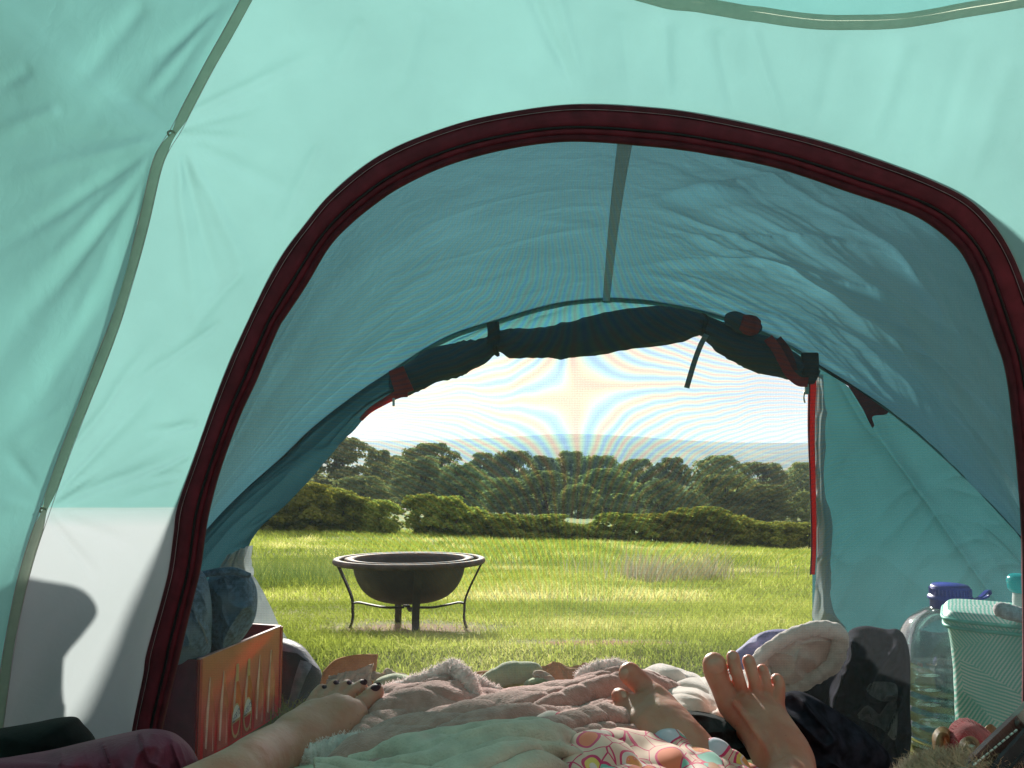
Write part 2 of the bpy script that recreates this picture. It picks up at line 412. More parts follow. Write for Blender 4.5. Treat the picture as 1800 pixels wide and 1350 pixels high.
def make_tree(h, w, base, nc, nper, size, mat, seed, shape=1.0, label=''):
    t = empty('tree', label, 'tree', 'trees of the wood beyond the hedge')
    cr, C = crown('crown', h, w, base, nc, nper, size, mat, t, seed, shape)
    # trunk with limbs in one mesh
    parts = []
    r = np.random.default_rng(seed+5)
    def limb(p, ra):
        p = crm(p, 8); rr = np.linspace(ra, ra*.3, 8); tt, a, b = frames(p); th = np.linspace(0, 6.283, 7)[:-1]
        G = p[:, None]+rr[:, None, None]*(np.cos(th)[None, :, None]*a[:, None]+np.sin(th)[None, :, None]*b[:, None]); parts.append(G.reshape(-1, 3))
    limb([(0, 0, -.5), (.1, 0, base*.7), (.0, .1, base+h*.2), (.1, 0, h*.8)], w*.035)
    for i in range(7):
        c = C[int(r.integers(len(C)))]; limb([(0, 0, base*.6+.2), (c[0]*.4, c[1]*.4, (base+c[2])/2), c], w*.015)
    V = np.vstack(parts); Fq = np.vstack([grid_faces(8, 6, True)+48*i for i in range(len(parts))])
    mesh('trunk', V, Fq, M_bark, t)
    return t
def copytree(o, par=None):
    c = o.copy(); COL.objects.link(c)
    if par is not None: c.parent = par
    for ch in list(o.children): copytree(ch, c)
    return c
protos = [make_tree(11, 9, .8, 120, 110, .42, M_treeA, 1), make_tree(12, 10.5, .5, 130, 110, .42, M_treeA, 2, .8),
          make_tree(9, 8, .3, 110, 110, .36, M_treeB, 3, .9), make_tree(10, 7, .5, 100, 110, .36, M_treeA, 4, 1.2), make_tree(8.5, 10, .3, 120, 110, .38, M_treeA, 5, .7)]
used = set()
# (px of axis, px of the top, distance, prototype, width in px or 0, label)
TR = [
 (520, 800, 118, 0, 0, 'dark tree at the far left of the wood, half hidden by the tent door'),
 (603, 768, 112, 1, 150, 'tallest dark tree at the left end of the wood'),
 (665, 790, 126, 3, 0, 'dark rounded tree behind and right of the tallest left tree'),
 (757, 778, 135, 1, 130, 'broad domed tree rising behind the pale left tree'),
 (700, 800, 150, 4, 0, 'low dark tree between the two tall domes at the left'),
 (742, 800, 100, 2, 120, 'pale grey green loose tree standing in front at the left'),
 (815, 812, 96, 2, 110, 'pale green spreading tree beside the pale loose tree'),
 (640, 835, 92, 4, 120, 'low dark tree above the left hedge bushes'),
 (850, 795, 165, 0, 0, 'distant dark tree on the skyline left of the middle'),
 (905, 792, 158, 4, 110, 'wide dark tree on the skyline above the middle of the hedge'),
 (955, 800, 170, 3, 0, 'narrow distant tree on the skyline near the middle'),
 (1003, 792, 175, 0, 90, 'small dark dome standing highest in the middle of the skyline'),
 (1055, 800, 168, 4, 110, 'wide distant tree just right of the middle skyline dome'),
 (880, 838, 105, 4, 110, 'low broad tree in front behind the middle of the hedge'),
 (960, 826, 104, 1, 120, 'round dark green tree in front in the middle of the wood'),
 (1065, 822, 108, 3, 120, 'tall mid green tree in front, right of the round dark one'),
 (1015, 850, 95, 4, 90, 'low bush-like tree above the gap in the hedge'),
 (1120, 806, 150, 1, 0, 'dark tree on the skyline right of the middle'),
 (1182, 803, 146, 0, 80, 'steep dark dome on the skyline at the right'),
 (1140, 858, 98, 3, 0, 'slim dark tree between two paler front trees at the right'),
 (1165, 840, 93, 2, 80, 'small round grey green tree in front with a pale side'),
 (1265, 800, 142, 1, 120, 'large dark domed tree highest at the right of the wood'),
 (1215, 862, 90, 2, 60, 'small pale round tree close behind the right hedge'),
 (1275, 833, 97, 4, 130, 'olive green spreading tree in front at the right'),
 (1340, 812, 150, 4, 0, 'dark flat-topped tree on the skyline near the red door zip'),
 (1345, 850, 92, 0, 110, 'dull green tree in front close to the red door zip'),
 (1410, 812, 158, 0, 0, 'dark tree on the skyline cut by the red door zip'),
 (1415, 862, 90, 3, 0, 'slim tree in front cut by the red door zip'),
 (1480, 820, 120, 1, 0, 'tree beyond the right door panel of the tent'),
 (450, 830, 120, 1, 0, 'tree beyond the left side of the tent porch'),
]
PH = [11, 12, 9, 10, 8.5]; PW = [9, 10.5, 8, 7, 10]
for i, (px, py, Y, k, wpx, lab) in enumerate(TR):
    if k in used: o = copytree(protos[k])
    else: o = protos[k]; used.add(k)
    p = Pn(px, py, Y); z0 = float(H(p[0], Y)); hh = p[2]-z0; s = hh/PH[k]
    sx_ = (wpx/FPX*Y)/PW[k] if wpx else s
    o.location = (p[0], Y, z0-.1); o.scale = (sx_, sx_, s); o.rotation_euler = (0, 0, rnd.random()*6.28)
    o['label'] = lab
# far-off wood on the valley floor reads as one mass
C = []; R = []
rr = np.random.default_rng(77)
for i in range(900):
    y = 190+rr.random()**1.3*900; x = (rr.random()*1.3-.62)*y
    if fbm(x/70, y/90, 3, 2) < .47: continue
    ra = 4+4*rr.random(); C.append((x, y, float(H(x, y))+ra*.7)); R.append(ra)
V, Fq, T = leaves(np.array(C), R, 70, 2.2, seed=9)
tag(mesh('distant_wood', V, Fq, M_treeA, sm=False, tint=T), 'distant woods in the valley below the blue hills', 'wood', kind='stuff')

# hedge bushes
def make_bush(h, w, nc, nper, size, seed, mat):
    t = empty('hedge_bush', 'x', 'bush', 'bushes of the hedge across the meadow')
    crown('foliage', h, w, .05, nc, nper, size, mat, t, seed, .75)
    st = []
    for i in range(6):
        a = i*1.05+seed; st.append(crm([(0, 0, -.1), (.15*math.cos(a)*w, .15*math.sin(a)*w, h*.35), (.3*math.cos(a)*w, .3*math.sin(a)*w, h*.8)], 6))
    Vs = []
    for p in st:
        tt, a, b = frames(p); th = np.linspace(0, 6.283, 6)[:-1]
        Vs.append((p[:, None]+np.linspace(.03, .008, 6)[:, None, None]*(np.cos(th)[None, :, None]*a[:, None]+np.sin(th)[None, :, None]*b[:, None])).reshape(-1, 3))
    mesh('stems', np.vstack(Vs), np.vstack([grid_faces(6, 5, True)+30*i for i in range(6)]), M_bark, t)
    return t
BP = [make_bush(1.6, 2.2, 90, 130, .10, 21, M_hedge), make_bush(1.5, 2.6, 100, 130, .10, 22, M_hedge), make_bush(1.8, 1.9, 80, 130, .09, 23, M_hedge)]
BH = [1.6, 1.5, 1.8]; BW = [2.2, 2.6, 1.9]
ub = set()
HB = [(440, 868, 25, 0, 90, 'bush at the left end of the hedge beside the tent flap'), (497, 862, 26, 1, 110, 'second bush from the left end of the hedge'),
 (540, 848, 26, 0, 110, 'tallest light green bush at the left of the hedge'), (590, 858, 27, 2, 90, 'bush right of the tallest left hedge bush'),
 (628, 872, 27, 0, 80, 'yellowish bush in the middle of the left hedge clump'), (664, 878, 27, 1, 80, 'bush ending the left hedge clump before the gap'),
 (745, 868, 28, 2, 75, 'upright bush just right of the first gap in the hedge'), (785, 872, 28, 0, 100, 'round bush behind the left rim of the fire bowl'),
 (822, 890, 29, 1, 80, 'bush sloping down to the low middle of the hedge'), (865, 902, 29, 1, 90, 'low clipped bush left of the low hedge middle'),
 (915, 904, 30, 1, 100, 'low clipped bush in the very middle of the hedge'), (965, 903, 30, 0, 90, 'low bush left of the pale field gap'),
 (1000, 918, 30, 1, 70, 'lowest bush below the pale field gap'), (1040, 920, 31, 1, 70, 'low bush at the right side of the pale field gap'),
 (1078, 900, 31, 2, 70, 'spiky bush right of the pale field gap'), (1112, 908, 31, 0, 80, 'bush second right of the pale field gap'),
 (1150, 902, 32, 1, 100, 'broad bush behind the pale seeding grass'), (1195, 898, 32, 0, 90, 'bush right of the broad one behind the seeding grass'),
 (1238, 890, 32, 2, 100, 'tallest pointed bush in the right half of the hedge'), (1285, 905, 33, 1, 100, 'dark bush right of the tallest pointed one'),
 (1330, 915, 33, 0, 90, 'bush third from the red door zip'), (1372, 917, 34, 1, 90, 'bush second from the red door zip'),
 (1412, 918, 34, 2, 80, 'bush right beside the red door zip'), (1455, 918, 35, 0, 90, 'bush behind the right door panel of the tent')]
for (px, py, Y, k, wpx, lab) in HB:
    if k in ub: o = copytree(BP[k])
    else: o = BP[k]; ub.add(k)
    p = Pn(px, py, Y); z0 = float(H(p[0], Y)); s = (p[2]-z0)/BH[k]; sx_ = wpx*1.25/FPX*Y/BW[k]
    o.location = (p[0], Y, z0-.05); o.scale = (sx_, sx_, s*1.02); o.rotation_euler = (0, 0, rnd.random()*6.28); o['label'] = lab

# ---------- fire bowl ----------
M_rust = pmat('rusted_iron', (.13, .095, .08), .75, .25, 14, .4, 90, metal=.3, spec=.4, patchy=(6, (.12, .07, .045), .55))
M_iron = pmat('blackened_iron', (.070, .058, .050), .7, .25, 10, .3, 80, metal=.3, spec=.4, patchy=(9, (.10, .085, .07), .62))
Yp = 3.4; cpt = P(720, 1000, Yp); cx = cpt.x; zr = float(Pn(720, 985, Yp)[2]); RR = 130/FPX*Yp
pit = empty('fire_bowl', 'rusty round fire bowl on curved iron legs standing on the meadow', 'fire pit', loc=(cx, Yp, 0))
def pp(ob): ob.parent = pit; return ob
rb = 98/FPX*Yp
prof = [(.0, -.185), (.05, -.183), (.12, -.172), (.17, -.150), (.205, -.115), (.228, -.07), (.24, -.02), (.243, .0), (.237, .0), (.222, -.07), (.19, -.12), (.12, -.16), (.0, -.172)]
prof = crm([(a/.243*rb, b) for a, b in prof], 60)
pp(lathe('bowl', prof, M_iron, loc=(0, 0, zr+.005)))
pp(lathe('outer_ring', [(RR-.006, -.012), (RR, -.008), (RR+.003, 0), (RR, .010), (RR-.006, .012), (RR-.022, .011), (RR-.027, .004), (RR-.024, -.006), (RR-.006, -.012)], M_rust, loc=(0, 0, zr)))
pp(lathe('bowl_rim', [(rb-.006, -.004), (rb+.012, -.006), (rb+.03, .002), (rb+.032, .009), (rb+.012, .010), (rb-.004, .008), (rb-.006, -.004)], M_rust, loc=(0, 0, zr+.002)))
for a in (182, 284, 109, -2):
    ar = math.radians(a); ca, sa = math.cos(ar), math.sin(ar)
    zf = float(H(cx+.27*ca, Yp+.27*sa))-.02
    path = [(RR-.015, zr-.008), (RR-.04, zr-.06), (RR-.078, zr-.13), (RR-.10, zr-.19), (RR-.10, zr-.24), (RR-.115, (zr-.26+zf)/2-.01), (RR-.16+.035, zf+.02), (RR-.10, zf)] if False else \
           [(RR-.012, zr-.008), (RR-.035, zr-.055), (RR-.065, zr-.12), (RR-.085, zr-.18), (RR-.088, zr-.225), (RR-.095, zr-.26), (RR-.115, zf+.015)]
    path = [(RR-.012, zr-.008), (RR-.035, zr-.055), (RR-.062, zr-.11), (RR-.083, zr-.165), (RR-.086, zr-.215), (RR-.088, zf+.075), (RR-.082, zf+.035), (RR-.062, zf)]
    lg = ribbon('leg', crm([(r*ca, r*sa, z) for r, z in path], 40), np.array([[ca, sa, 0.05]]), .030, .008, M_iron); pp(lg)
    st = ribbon('strut', crm([((RR-.085)*ca, (RR-.085)*sa, zr-.180), ((RR-.11)*ca, (RR-.11)*sa, zr-.176), ((RR-.16)*ca, (RR-.16)*sa, zr-.186), (.1*ca, .1*sa, zr-.197), (.02*ca, .02*sa, zr-.197)], 24), np.array([[0, 0, 1.]]), .022, .007, M_iron); pp(st)

pit.rotation_euler = (-.05, 0, 0)
pit.location = (cx, Yp, zr); 
for ch in pit.children: ch.location = (0, 0, -zr)
# small pale thing standing in the next field, seen through the hedge gap
M_pale = pmat('pale_metal', (.7, .7, .68), .5, .1, 5)
M_dk = pmat('dark_rubber', (.03, .03, .03), .9)
Yt = 66; pt = P(701, 908, Yt); zt = float(H(pt.x, Yt))
tr = empty('field_trough', 'small pale metal trough in the far field, seen through the hedge gap', 'trough', loc=(pt.x, Yt, 0))
zt = max(zt, pt.z-.3)
m_ = [(-.45, -.2), (.45, -.2), (.5, .2), (-.5, .2)]
Vt = []
for sx2, in ((1,), (.9,)):
    for z_, f_ in ((0, .8), (.45, 1.0)):
        Vt += [(-.6*f_*sx2, -.3*f_*sx2, z_+(.04 if sx2 < 1 else 0)), (.6*f_*sx2, -.3*f_*sx2, z_+(.04 if sx2 < 1 else 0)), (.6*f_*sx2, .3*f_*sx2, z_+(.04 if sx2 < 1 else 0)), (-.6*f_*sx2, .3*f_*sx2, z_+(.04 if sx2 < 1 else 0))]
ft = [(3, 2, 1, 0)]+[(i, (i+1) % 4, 4+(i+1) % 4, 4+i) for i in range(4)]+[(4+i, 4+(i+1) % 4, 12+(i+1) % 4, 12+i) for i in range(4)]+[(12+i, 12+(i+1) % 4, 8+(i+1) % 4, 8+i) for i in range(4)]+[(8, 9, 10, 11)]
mesh('tank', np.array(Vt)+np.array((0, 0, zt)), ft, M_pale, tr, sm=False)
for s_ in (-1, 1): box('leg', (s_*.4, 0, zt-.1), (.08, .4, .22), M_dk, tr)

# ---------- air ----------
m, nt, out = newmat('air'); n = N(nt)
pv = n('VolumePrincipled', {'Color': (.76, .87, 1.0, 1), 'Density': .00021, 'Anisotropy': .2})
nt.links.new(pv.outputs[0], out.inputs[1])
hz = box('haze', (0, 3500, 15), (18000, 7124, 250), m); tag(hz, kind='stuff')
# ---------- tent ----------
tent = empty('tent', 'light turquoise fabric tent seen from inside, with maroon zipped arch door, mesh and porch', 'tent')
def Yw(x, z): return 1.27-.20*np.clip(np.asarray(z)+.6, 0, None)-.16*(np.asarray(x)-.12)**2
def onwall(px, py, off=0.0):
    px = np.asarray(px, float); py = np.asarray(py, float); Y = np.full(np.broadcast(px, py).shape, 1.15)
    for _ in range(14):
        q = Pn(px, py, Y); Y = .5*Y+.5*(Yw(q[..., 0], q[..., 2])+off)
    return Pn(px, py, Y)
def fabric(name, dcol, tcol, tr, rough=.55, weave=900, bump=.12, cr_s=.3, mot=.07, panel=None, spec=.25, tscale=6):
    m, nt, out = newmat(name); n = N(nt)
    tc = n('TexCoord').outputs['Object']; uvn = n('TexCoord').outputs['UV']
    nz = n('TexNoise', {'Vector': tc, 'Scale': float(tscale), 'Detail': 4.0}).outputs[0]
    k = n.ramp(nz, [(.3, (1-mot*2,)*3), (.7, (1, 1, 1))])
    mm = n('Mix', data_type='RGBA', blend_type='MULTIPLY'); mm.inputs[0].default_value = 1; nt.links.new(k, mm.inputs[6]); mm.inputs[7].default_value = (*dcol, 1); d = mm.outputs[2]
    mm = n('Mix', data_type='RGBA', blend_type='MULTIPLY'); mm.inputs[0].default_value = 1; nt.links.new(k, mm.inputs[6]); mm.inputs[7].default_value = (*tcol, 1); t = mm.outputs[2]
    if panel:   # lower left mud-wall panel of a paler cloth, sewn on along a straight seam
        s = n('SeparateXYZ', {0: uvn})
        edge = n.math('SUBTRACT', s.outputs[1], .893)
        f = n.math('MULTIPLY', n.ramp(n.math('ADD', n.math('MULTIPLY', edge, 6.0), .1), [(.08, (0, 0, 0)), (.10, (.5, .5, .5)), (.30, (1, 1, 1))]), n.math('LESS_THAN', s.outputs[0], .62))
        d = n.mix(f, d, panel[0]); t = n.mix(f, t, panel[1])
        st = n.math('LESS_THAN', n.math('ABSOLUTE', edge), .0011); st = n.math('MULTIPLY', st, n.math('LESS_THAN', s.outputs[0], .62))
        d = n.mix(st, d, (.45, .58, .56)); t = n.mix(st, t, (.16, .22, .21))
    wv = n('TexNoise', {'Vector': tc, 'Scale': float(weave), 'Detail': 2.0}).outputs[0]
    cr = n('TexNoise', {'Vector': tc, 'Scale': 24.0, 'Detail': 6.0, 'Roughness': .5, 'Distortion': .6}).outputs[0]
    bp = n('Bump', {'Height': wv, 'Strength': bump, 'Distance': .0006}).outputs[0]
    bp = n('Bump', {'Height': cr, 'Strength': cr_s, 'Distance': .004, 'Normal': bp}).outputs[0]
    p = n('BsdfPrincipled', {'Base Color': d, 'Roughness': rough, 'Specular IOR Level': spec, 'Normal': bp})
    l = n('BsdfTranslucent', {'Color': t, 'Normal': bp})
    s = n('MixShader', {0: tr, 1: p.outputs[0], 2: l.outputs[0]}).outputs[0]
    nt.links.new(s, out.inputs[0]); return m
M_wall = fabric('inner_tent_cloth', (.27, .45, .42), (.106, .222, .210), .62, panel=((.55, .57, .58), (.235, .262, .268)))
M_side = fabric('inner_tent_side_cloth', (.26, .42, .39), (.108, .275, .252), .62)
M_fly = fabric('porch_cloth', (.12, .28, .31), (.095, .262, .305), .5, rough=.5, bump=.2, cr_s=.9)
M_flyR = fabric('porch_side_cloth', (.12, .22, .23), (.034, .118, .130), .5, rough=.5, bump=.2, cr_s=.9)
M_pale_cloth = fabric('rear_cloth', (.6, .5, .45), (.72, .54, .46), .6)  # cloth of unseen walls, made pale and strongly translucent to add neutral fill light
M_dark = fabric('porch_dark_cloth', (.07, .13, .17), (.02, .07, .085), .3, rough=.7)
M_grey = fabric('silver_cloth', (.66, .70, .72), (.26, .30, .31), .4, rough=.4, spec=.5)
M_navy = fabric('rolled_door_cloth', (.045, .065, .090), (.008, .02, .03), .12, rough=.75)
M_maroon = pmat('maroon_tape', (.17, .018, .032), .7, .15, 40, .3, 900, trans=.2, tcol=(.20, .012, .022))
M_maroon2 = pmat('maroon_binding', (.09, .013, .022), .8, .15, 40, .3, 900)
M_redz = pmat('red_zip_tape', (.36, .03, .035), .7, .12, 40, .3, 900, trans=.35, tcol=(.75, .06, .06))
M_thread = pmat('thread', (.42, .30, .32), .8)
M_seam = pmat('seam_tape', (.42, .46, .38), .8, .1, 60, .2, 600, trans=.6, tcol=(.50, .52, .42))
M_strap = pmat('grey_webbing', (.30, .30, .30), .8, .12, 60, .4, 700, trans=.3, tcol=(.12, .12, .12))
M_black = pmat('black_webbing', (.02, .022, .028), .75, .2, 50, .3, 700)
M_metal = pmat('zip_puller_metal', (.6, .58, .5), .35, .05, 20, metal=.9)
M_pole = pmat('pole_sleeve', (.02, .03, .04), .6)

AO = [(232, 1285), (252, 1185), (257, 1150), (285, 1050), (297, 1000), (305, 940), (312, 890), (340, 810), (370, 725), (400, 645), (422, 640-45), (450, 535), (472, 490), (500, 442), (539, 391), (578, 344), (636, 294), (694, 259), (772, 228), (850, 206), (967, 187), (1064, 184), (1200, 196), (1333, 222), (1450, 251), (1567, 290), (1644, 321), (1703, 352), (1742, 391), (1773, 438), (1800, 500), (1827, 590), (1846, 700), (1858, 830), (1862, 970), (1860, 1130), (1855, 1285), (1850, 1400)]
AI = [(283, 1290), (305, 1195), (316, 1150), (340, 1050), (352, 1000), (360, 940), (368, 895), (387, 825), (420, 735), (450, 670), (466, 630), (490, 575), (505, 552), (539, 500), (578, 434), (620, 390), (656, 360), (700, 330), (770, 296), (850, 271), (950, 252), (1050, 249), (1200, 263), (1256, 272), (1372, 296), (1489, 335), (1606, 377), (1676, 426), (1707, 473), (1730, 531), (1753, 600), (1766, 640), (1779, 720), (1790, 835), (1797, 937), (1799, 1100), (1798, 1290), (1795, 1400)]
AO = [(215, 1400)]+AO; AI = [(262, 1400)]+AI
# make both outlines run in step: resample by index together
NA = 420
ao = crm(AO, NA); ai = crm(AI, NA)
# pair each outer point with nearest parameter: project by angle about a centre
ctr = np.array([1060., 900.])
def byang(p, ang):
    a = np.unwrap(np.arctan2(-(p[:, 1]-ctr[1]), p[:, 0]-ctr[0])); 
    if a[0] < a[-1]: a = -a; ang = -ang
    o = np.argsort(a); return np.stack([np.interp(ang, a[o], p[o, 0]), np.interp(ang, a[o], p[o, 1])], -1)
def angs(p): return np.unwrap(np.arctan2(-(p[:, 1]-ctr[1]), p[:, 0]-ctr[0]))
a0 = angs(ao); a0 = np.where(a0 < -math.pi*.75, a0+2*math.pi, a0)
def unw(p):
    a = np.arctan2(-(p[:, 1]-ctr[1]), p[:, 0]-ctr[0]); return np.where(a < -math.pi*.5, a+2*math.pi, a)
# dense equal steps along the arch, measured clockwise from the lower left
Aout = unw(ao); Ain = unw(ai)
AA = np.linspace(min(Aout.max(), Ain.max()), max(Aout.min(), Ain.min()), NA)
def at_ang(p, a_, A): o = np.argsort(a_); return np.stack([np.interp(A, a_[o], p[o, 0]), np.interp(A, a_[o], p[o, 1])], -1)
bo = at_ang(ao, Aout, AA); bi = at_ang(ai, Ain, AA)

# outer boundary of the front wall (px space, closed)
SL = [(-40, 1500), (-22, 1350), (0, 1205), (12, 1130), (30, 1040), (50, 965), (75, 893), (104, 812), (132, 735), (165, 650), (195, 572), (222, 485), (245, 400), (268, 300), (283, 262), (300, 234), (328, 178), (358, 120), (392, 60), (428, -5), (470, -80), (520, -160)]
ST = [(520, -160), (700, -140), (900, -85), (1080, -25), (1170, 0), (1250, 12), (1350, 29), (1430, 39), (1500, 40), (1580, 36), (1700, 18), (1800, 0), (1950, -40), (2060, -20)]
SR = [(2060, -20), (2140, 150), (2200, 330), (2270, 600), (2330, 900), (2380, 1200), (2420, 1500)]
outer = np.vstack([crm(SL, 500), crm(ST, 300)[1:], crm(SR, 200)[1:]])
Aoo = unw(outer)
def creases(px, py, L):
    d = 0*px
    for (x0, y0, x1, y1, w0, w1, am) in L:
        vx, vy = x1-x0, y1-y0; l2 = vx*vx+vy*vy; l = math.sqrt(l2)
        t = ((px-x0)*vx+(py-y0)*vy)/l2; s = ((px-x0)*vy-(py-y0)*vx)/l + 6*(noise(px/60, py/60, int(x0+y0) & 63)-.5)
        w = w0+(w1-w0)*np.clip(t, 0, 1)
        d = d+am*np.exp(-(s/w)**2)*smooth(-.02, .12, t)*smooth(1.05, .55, t)
    return d
CF = [(85, 890, 345, 790, 5, 14, .006), (90, 885, 330, 745, 4, 9, -.004), (100, 880, 375, 715, 4, 10, .0045), (95, 880, 310, 640, 4, 16, -.004), (120, 800, 300, 560, 6, 14, .004), (85, 905, 180, 1020, 4, 10, .004), (80, 895, 312, 888, 3, 4, .002),
      (100, 905, 250, 960, 5, 16, .003), (305, 238, 440, 246, 3, 8, .004), (308, 230, 470, 180, 3, 9, -.003), (320, 205, 590, 80, 5, 16, .004), (318, 265, 405, 570, 6, 18, .004), (330, 262, 470, 560, 6, 20, -.004), (310, 270, 350, 620, 6, 16, -.0035),
      (335, 250, 560, 360, 6, 20, .003), (930, -20, 1015, 175, 12, 7, .005), (975, -20, 1030, 150, 10, 6, -.004), (1090, 20, 1110, 180, 14, 9, .003), (1165, 30, 1180, 190, 12, 9, -.004), (1260, 50, 1290, 210, 12, 10, .004), (1320, 40, 1380, 240, 10, 8, -.004),
      (1480, 60, 1430, 240, 16, 12, .003), (1600, 60, 1530, 260, 18, 12, -.0035), (1700, 60, 1640, 310, 18, 12, .003), (1780, 100, 1700, 340, 20, 12, -.003), (640, 30, 560, 170, 12, 22, .003), (740, 20, 690, 190, 14, 16, -.003), (560, 250, 480, 420, 9, 14, .003),
      (395, 560, 200, 700, 6, 10, .003), (430, 470, 300, 620, 8, 12, -.003), (350, 745, 250, 760, 4, 8, .004), (335, 800, 230, 850, 3, 8, -.004), (318, 850, 200, 880, 3, 7, .003), (325, 830, 240, 838, 3, 6, .003)]
CS = [(285, 250, -10, 452, 6, 16, .011), (280, 262, 40, 520, 6, 18, -.010), (272, 275, -10, 640, 5, 20, .010), (266, 285, 90, 640, 5, 15, -.009), (262, 292, 150, 620, 4, 12, .008), (290, 240, -20, 330, 6, 18, -.006), (285, 235, -10, 250, 8, 24, .005), (298, 215, 180, 150, 6, 18, .005),
      (400, 0, 250, 120, 9, 16, .010), (385, 20, 230, 190, 8, 16, -.009), (360, 60, 260, 190, 7, 14, .007), (260, 0, 120, 170, 14, 20, .007), (60, 120, -20, 165, 8, 12, .006), (110, 190, -20, 245, 10, 14, -.006), (200, 480, 20, 760, 10, 20, .007), (120, 700, -10, 800, 9, 16, -.005),
      (68, 905, -10, 1005, 6, 14, .008), (70, 890, -10, 880, 6, 14, -.005), (60, 925, 0, 1060, 6, 14, -.007), (75, 880, 0, 780, 6, 14, .006), (40, 1000, -20, 1150, 8, 14, .006)]
def wrinkle(px, py):
    d = creases(px, py, CF)
    d = d+.010*(fbm(px/260, py/340, 61, 2)-.5)
    # vertical drape folds of the top of the panel
    d = d+.0026*(noise(px/42+py/200, py/420, 62)-.5)*smooth(560, 200, py)*smooth(700, 1000, px)
    d = d+.0022*(ridge((px*.8+py*.6)/70, (py*.8-px*.6)/420, 63)-.6)*smooth(900, 500, px)*.7
    # short puckers running away from the zip tape on its left leg
    return d
NA2 = 620; A2 = np.linspace(AA[0], AA[-1], NA2)
p0 = at_ang(ao, Aout, A2)*.6+at_ang(ai, Ain, A2)*.4; p1 = at_ang(outer, Aoo, A2)
NR = 110; tt_ = np.linspace(0, 1, NR)
Q = p0[None]*(1-tt_)[:, None, None]+p1[None]*tt_[:, None, None]
G = onwall(Q[..., 0], Q[..., 1])
dd = wrinkle(Q[..., 0], Q[..., 1])
# puckers close to the tape
near = np.exp(-tt_[:, None]*9)
dd = dd+.0035*(noise(np.arange(NA2)[None]*.13, tt_[:, None]*3, 71)-.5)*near*smooth(1300, 500, Q[..., 0])
nn_ = normals(G); s_ = np.sign(nn_[..., 1:2]); nn_ = -nn_*s_          # toward the camera
G = G+nn_*dd[..., None]
mesh('front_wall', G, grid_faces(NR, NA2), M_wall, tent, uv=Q/1000)
# side walls and roof run back from the seams
def sideuv(k): return k
SLw = crm(SL, 420); S3 = onwall(SLw[:, 0], SLw[:, 1])
wS = wrinkle(SLw[:, 0], SLw[:, 1])
n0 = np.array([0, -1., 0])
S3 = S3+n0*wS[:, None]
h_ = np.clip((S3[:, 2]+.75)/1.5, 0, 1)[:, None]
def rowback(y, wx, zx):
    q = S3.copy(); q[:, 0:1] = q[:, 0:1]*1-wx*(1-.55*h_); q[:, 1:2] = q[:, 1:2]*0+y; q[:, 2] = q[:, 2]+zx*h_[:, 0]; return q
def mid(t, y, wx, zx): return S3*(1-t)+rowback(y, wx, zx)*t
rows = [S3, mid(.33, .25, .12, .08), mid(.66, -.2, .22, .12), rowback(-.6, .26, .12), rowback(-1.3, .1, -.02)]
G = crm_rows(rows, 260)
G = crm(G.transpose(1, 0, 2).reshape(150, -1), 300).reshape(300, 260, 3).transpose(1, 0, 2) if False else G
vv, uu = np.meshgrid(np.linspace(0, 1, 260), np.linspace(0, 1, 420), indexing='ij')
dz_ = 0*uu
def topx(G):
    y = G[..., 1]; z = G[..., 2]; dep = y*CP+z*SP; up = -y*SP+z*CP; dep = np.maximum(dep, .05)
    return 900+FPX*G[..., 0]/dep, 675-FPX*up/dep
qx, qy = topx(G); dz_ = creases(qx, qy, CS)*smooth(.1, .35, G[..., 1])*.36*smooth(0, .10, vv)
dz_ = dz_+.03*(fbm(uu*4, vv*4, 13, 2)-.5)+.012*(fbm(uu*5+vv*9, vv*3, 14, 2)-.5)
dz_ = dz_*smooth(0, .02, vv)
sheet('side_wall', G, M_side, tent, dz_)
# right side wall mirrored about the tent's middle plane
SRw = crm(SR, 60); R3 = onwall(SRw[:, 0], SRw[:, 1])
def rb_(y, wx, dz): q = R3.copy(); q[:, 0] += wx; q[:, 1] = y; q[:, 2] += dz; return q
sheet('side_wall', crm_rows([R3, R3*.5+rb_(.0, .15, .05)*.5, rb_(-.5, .12, .03), rb_(-1.3, -.05, -.05)], 60), M_pale_cloth, tent)
STw = crm(ST, 120); T3 = onwall(STw[:, 0], STw[:, 1])
T3 = T3+n0*wrinkle(STw[:, 0], STw[:, 1])[:, None]*1
Lb = rowback(-.6, .26, .12)[-1]; Lc = rowback(-1.3, .1, -.02)[-1]; Ra = rb_(-.5, .12, .03)[0]; Rb = rb_(-1.3, -.05, -.05)[0]
Lm = G[:, -1]
def edge(a, b, bow): t = np.linspace(0, 1, 120)[:, None]; q = a*(1-t)+b*t; q[:, 2] += bow*np.sin(t[:, 0]*math.pi); return q
Rm = crm_rows([R3[:1], (R3*.5+rb_(.0, .15, .05)*.5)[:1], rb_(-.5, .12, .03)[:1], rb_(-1.3, -.05, -.05)[:1]], 5)[:, 0]
rr_ = [T3]+[edge(Lm[int(k/4*259)], Rm[k], .12*min(k, 2)/2) for k in (1, 2, 3, 4)]
sheet('roof_panel', crm_rows(rr_, 60), M_side, tent, .01*(fbm(*np.meshgrid(np.linspace(0, 6, 120), np.linspace(0, 6, 60)), 4, 2)-.5)*smooth(0, 6, np.arange(60))[:, None])
bk = crm_rows([np.array([[-1.2, -1.3, -.75], [-.3, -1.3, -.75], [.6, -1.3, -.75], [2.0, -1.3, -.75]]), np.array([[-1.0, -1.3, .1], [-.3, -1.32, .1], [.6, -1.32, .1], [1.6, -1.3, .1]]), np.array([[-.5, -1.3, .75], [-.2, -1.3, .8], [.5, -1.3, .8], [1.2, -1.3, .75]])], 12)
sheet('rear_wall', bk, M_pale_cloth, tent)
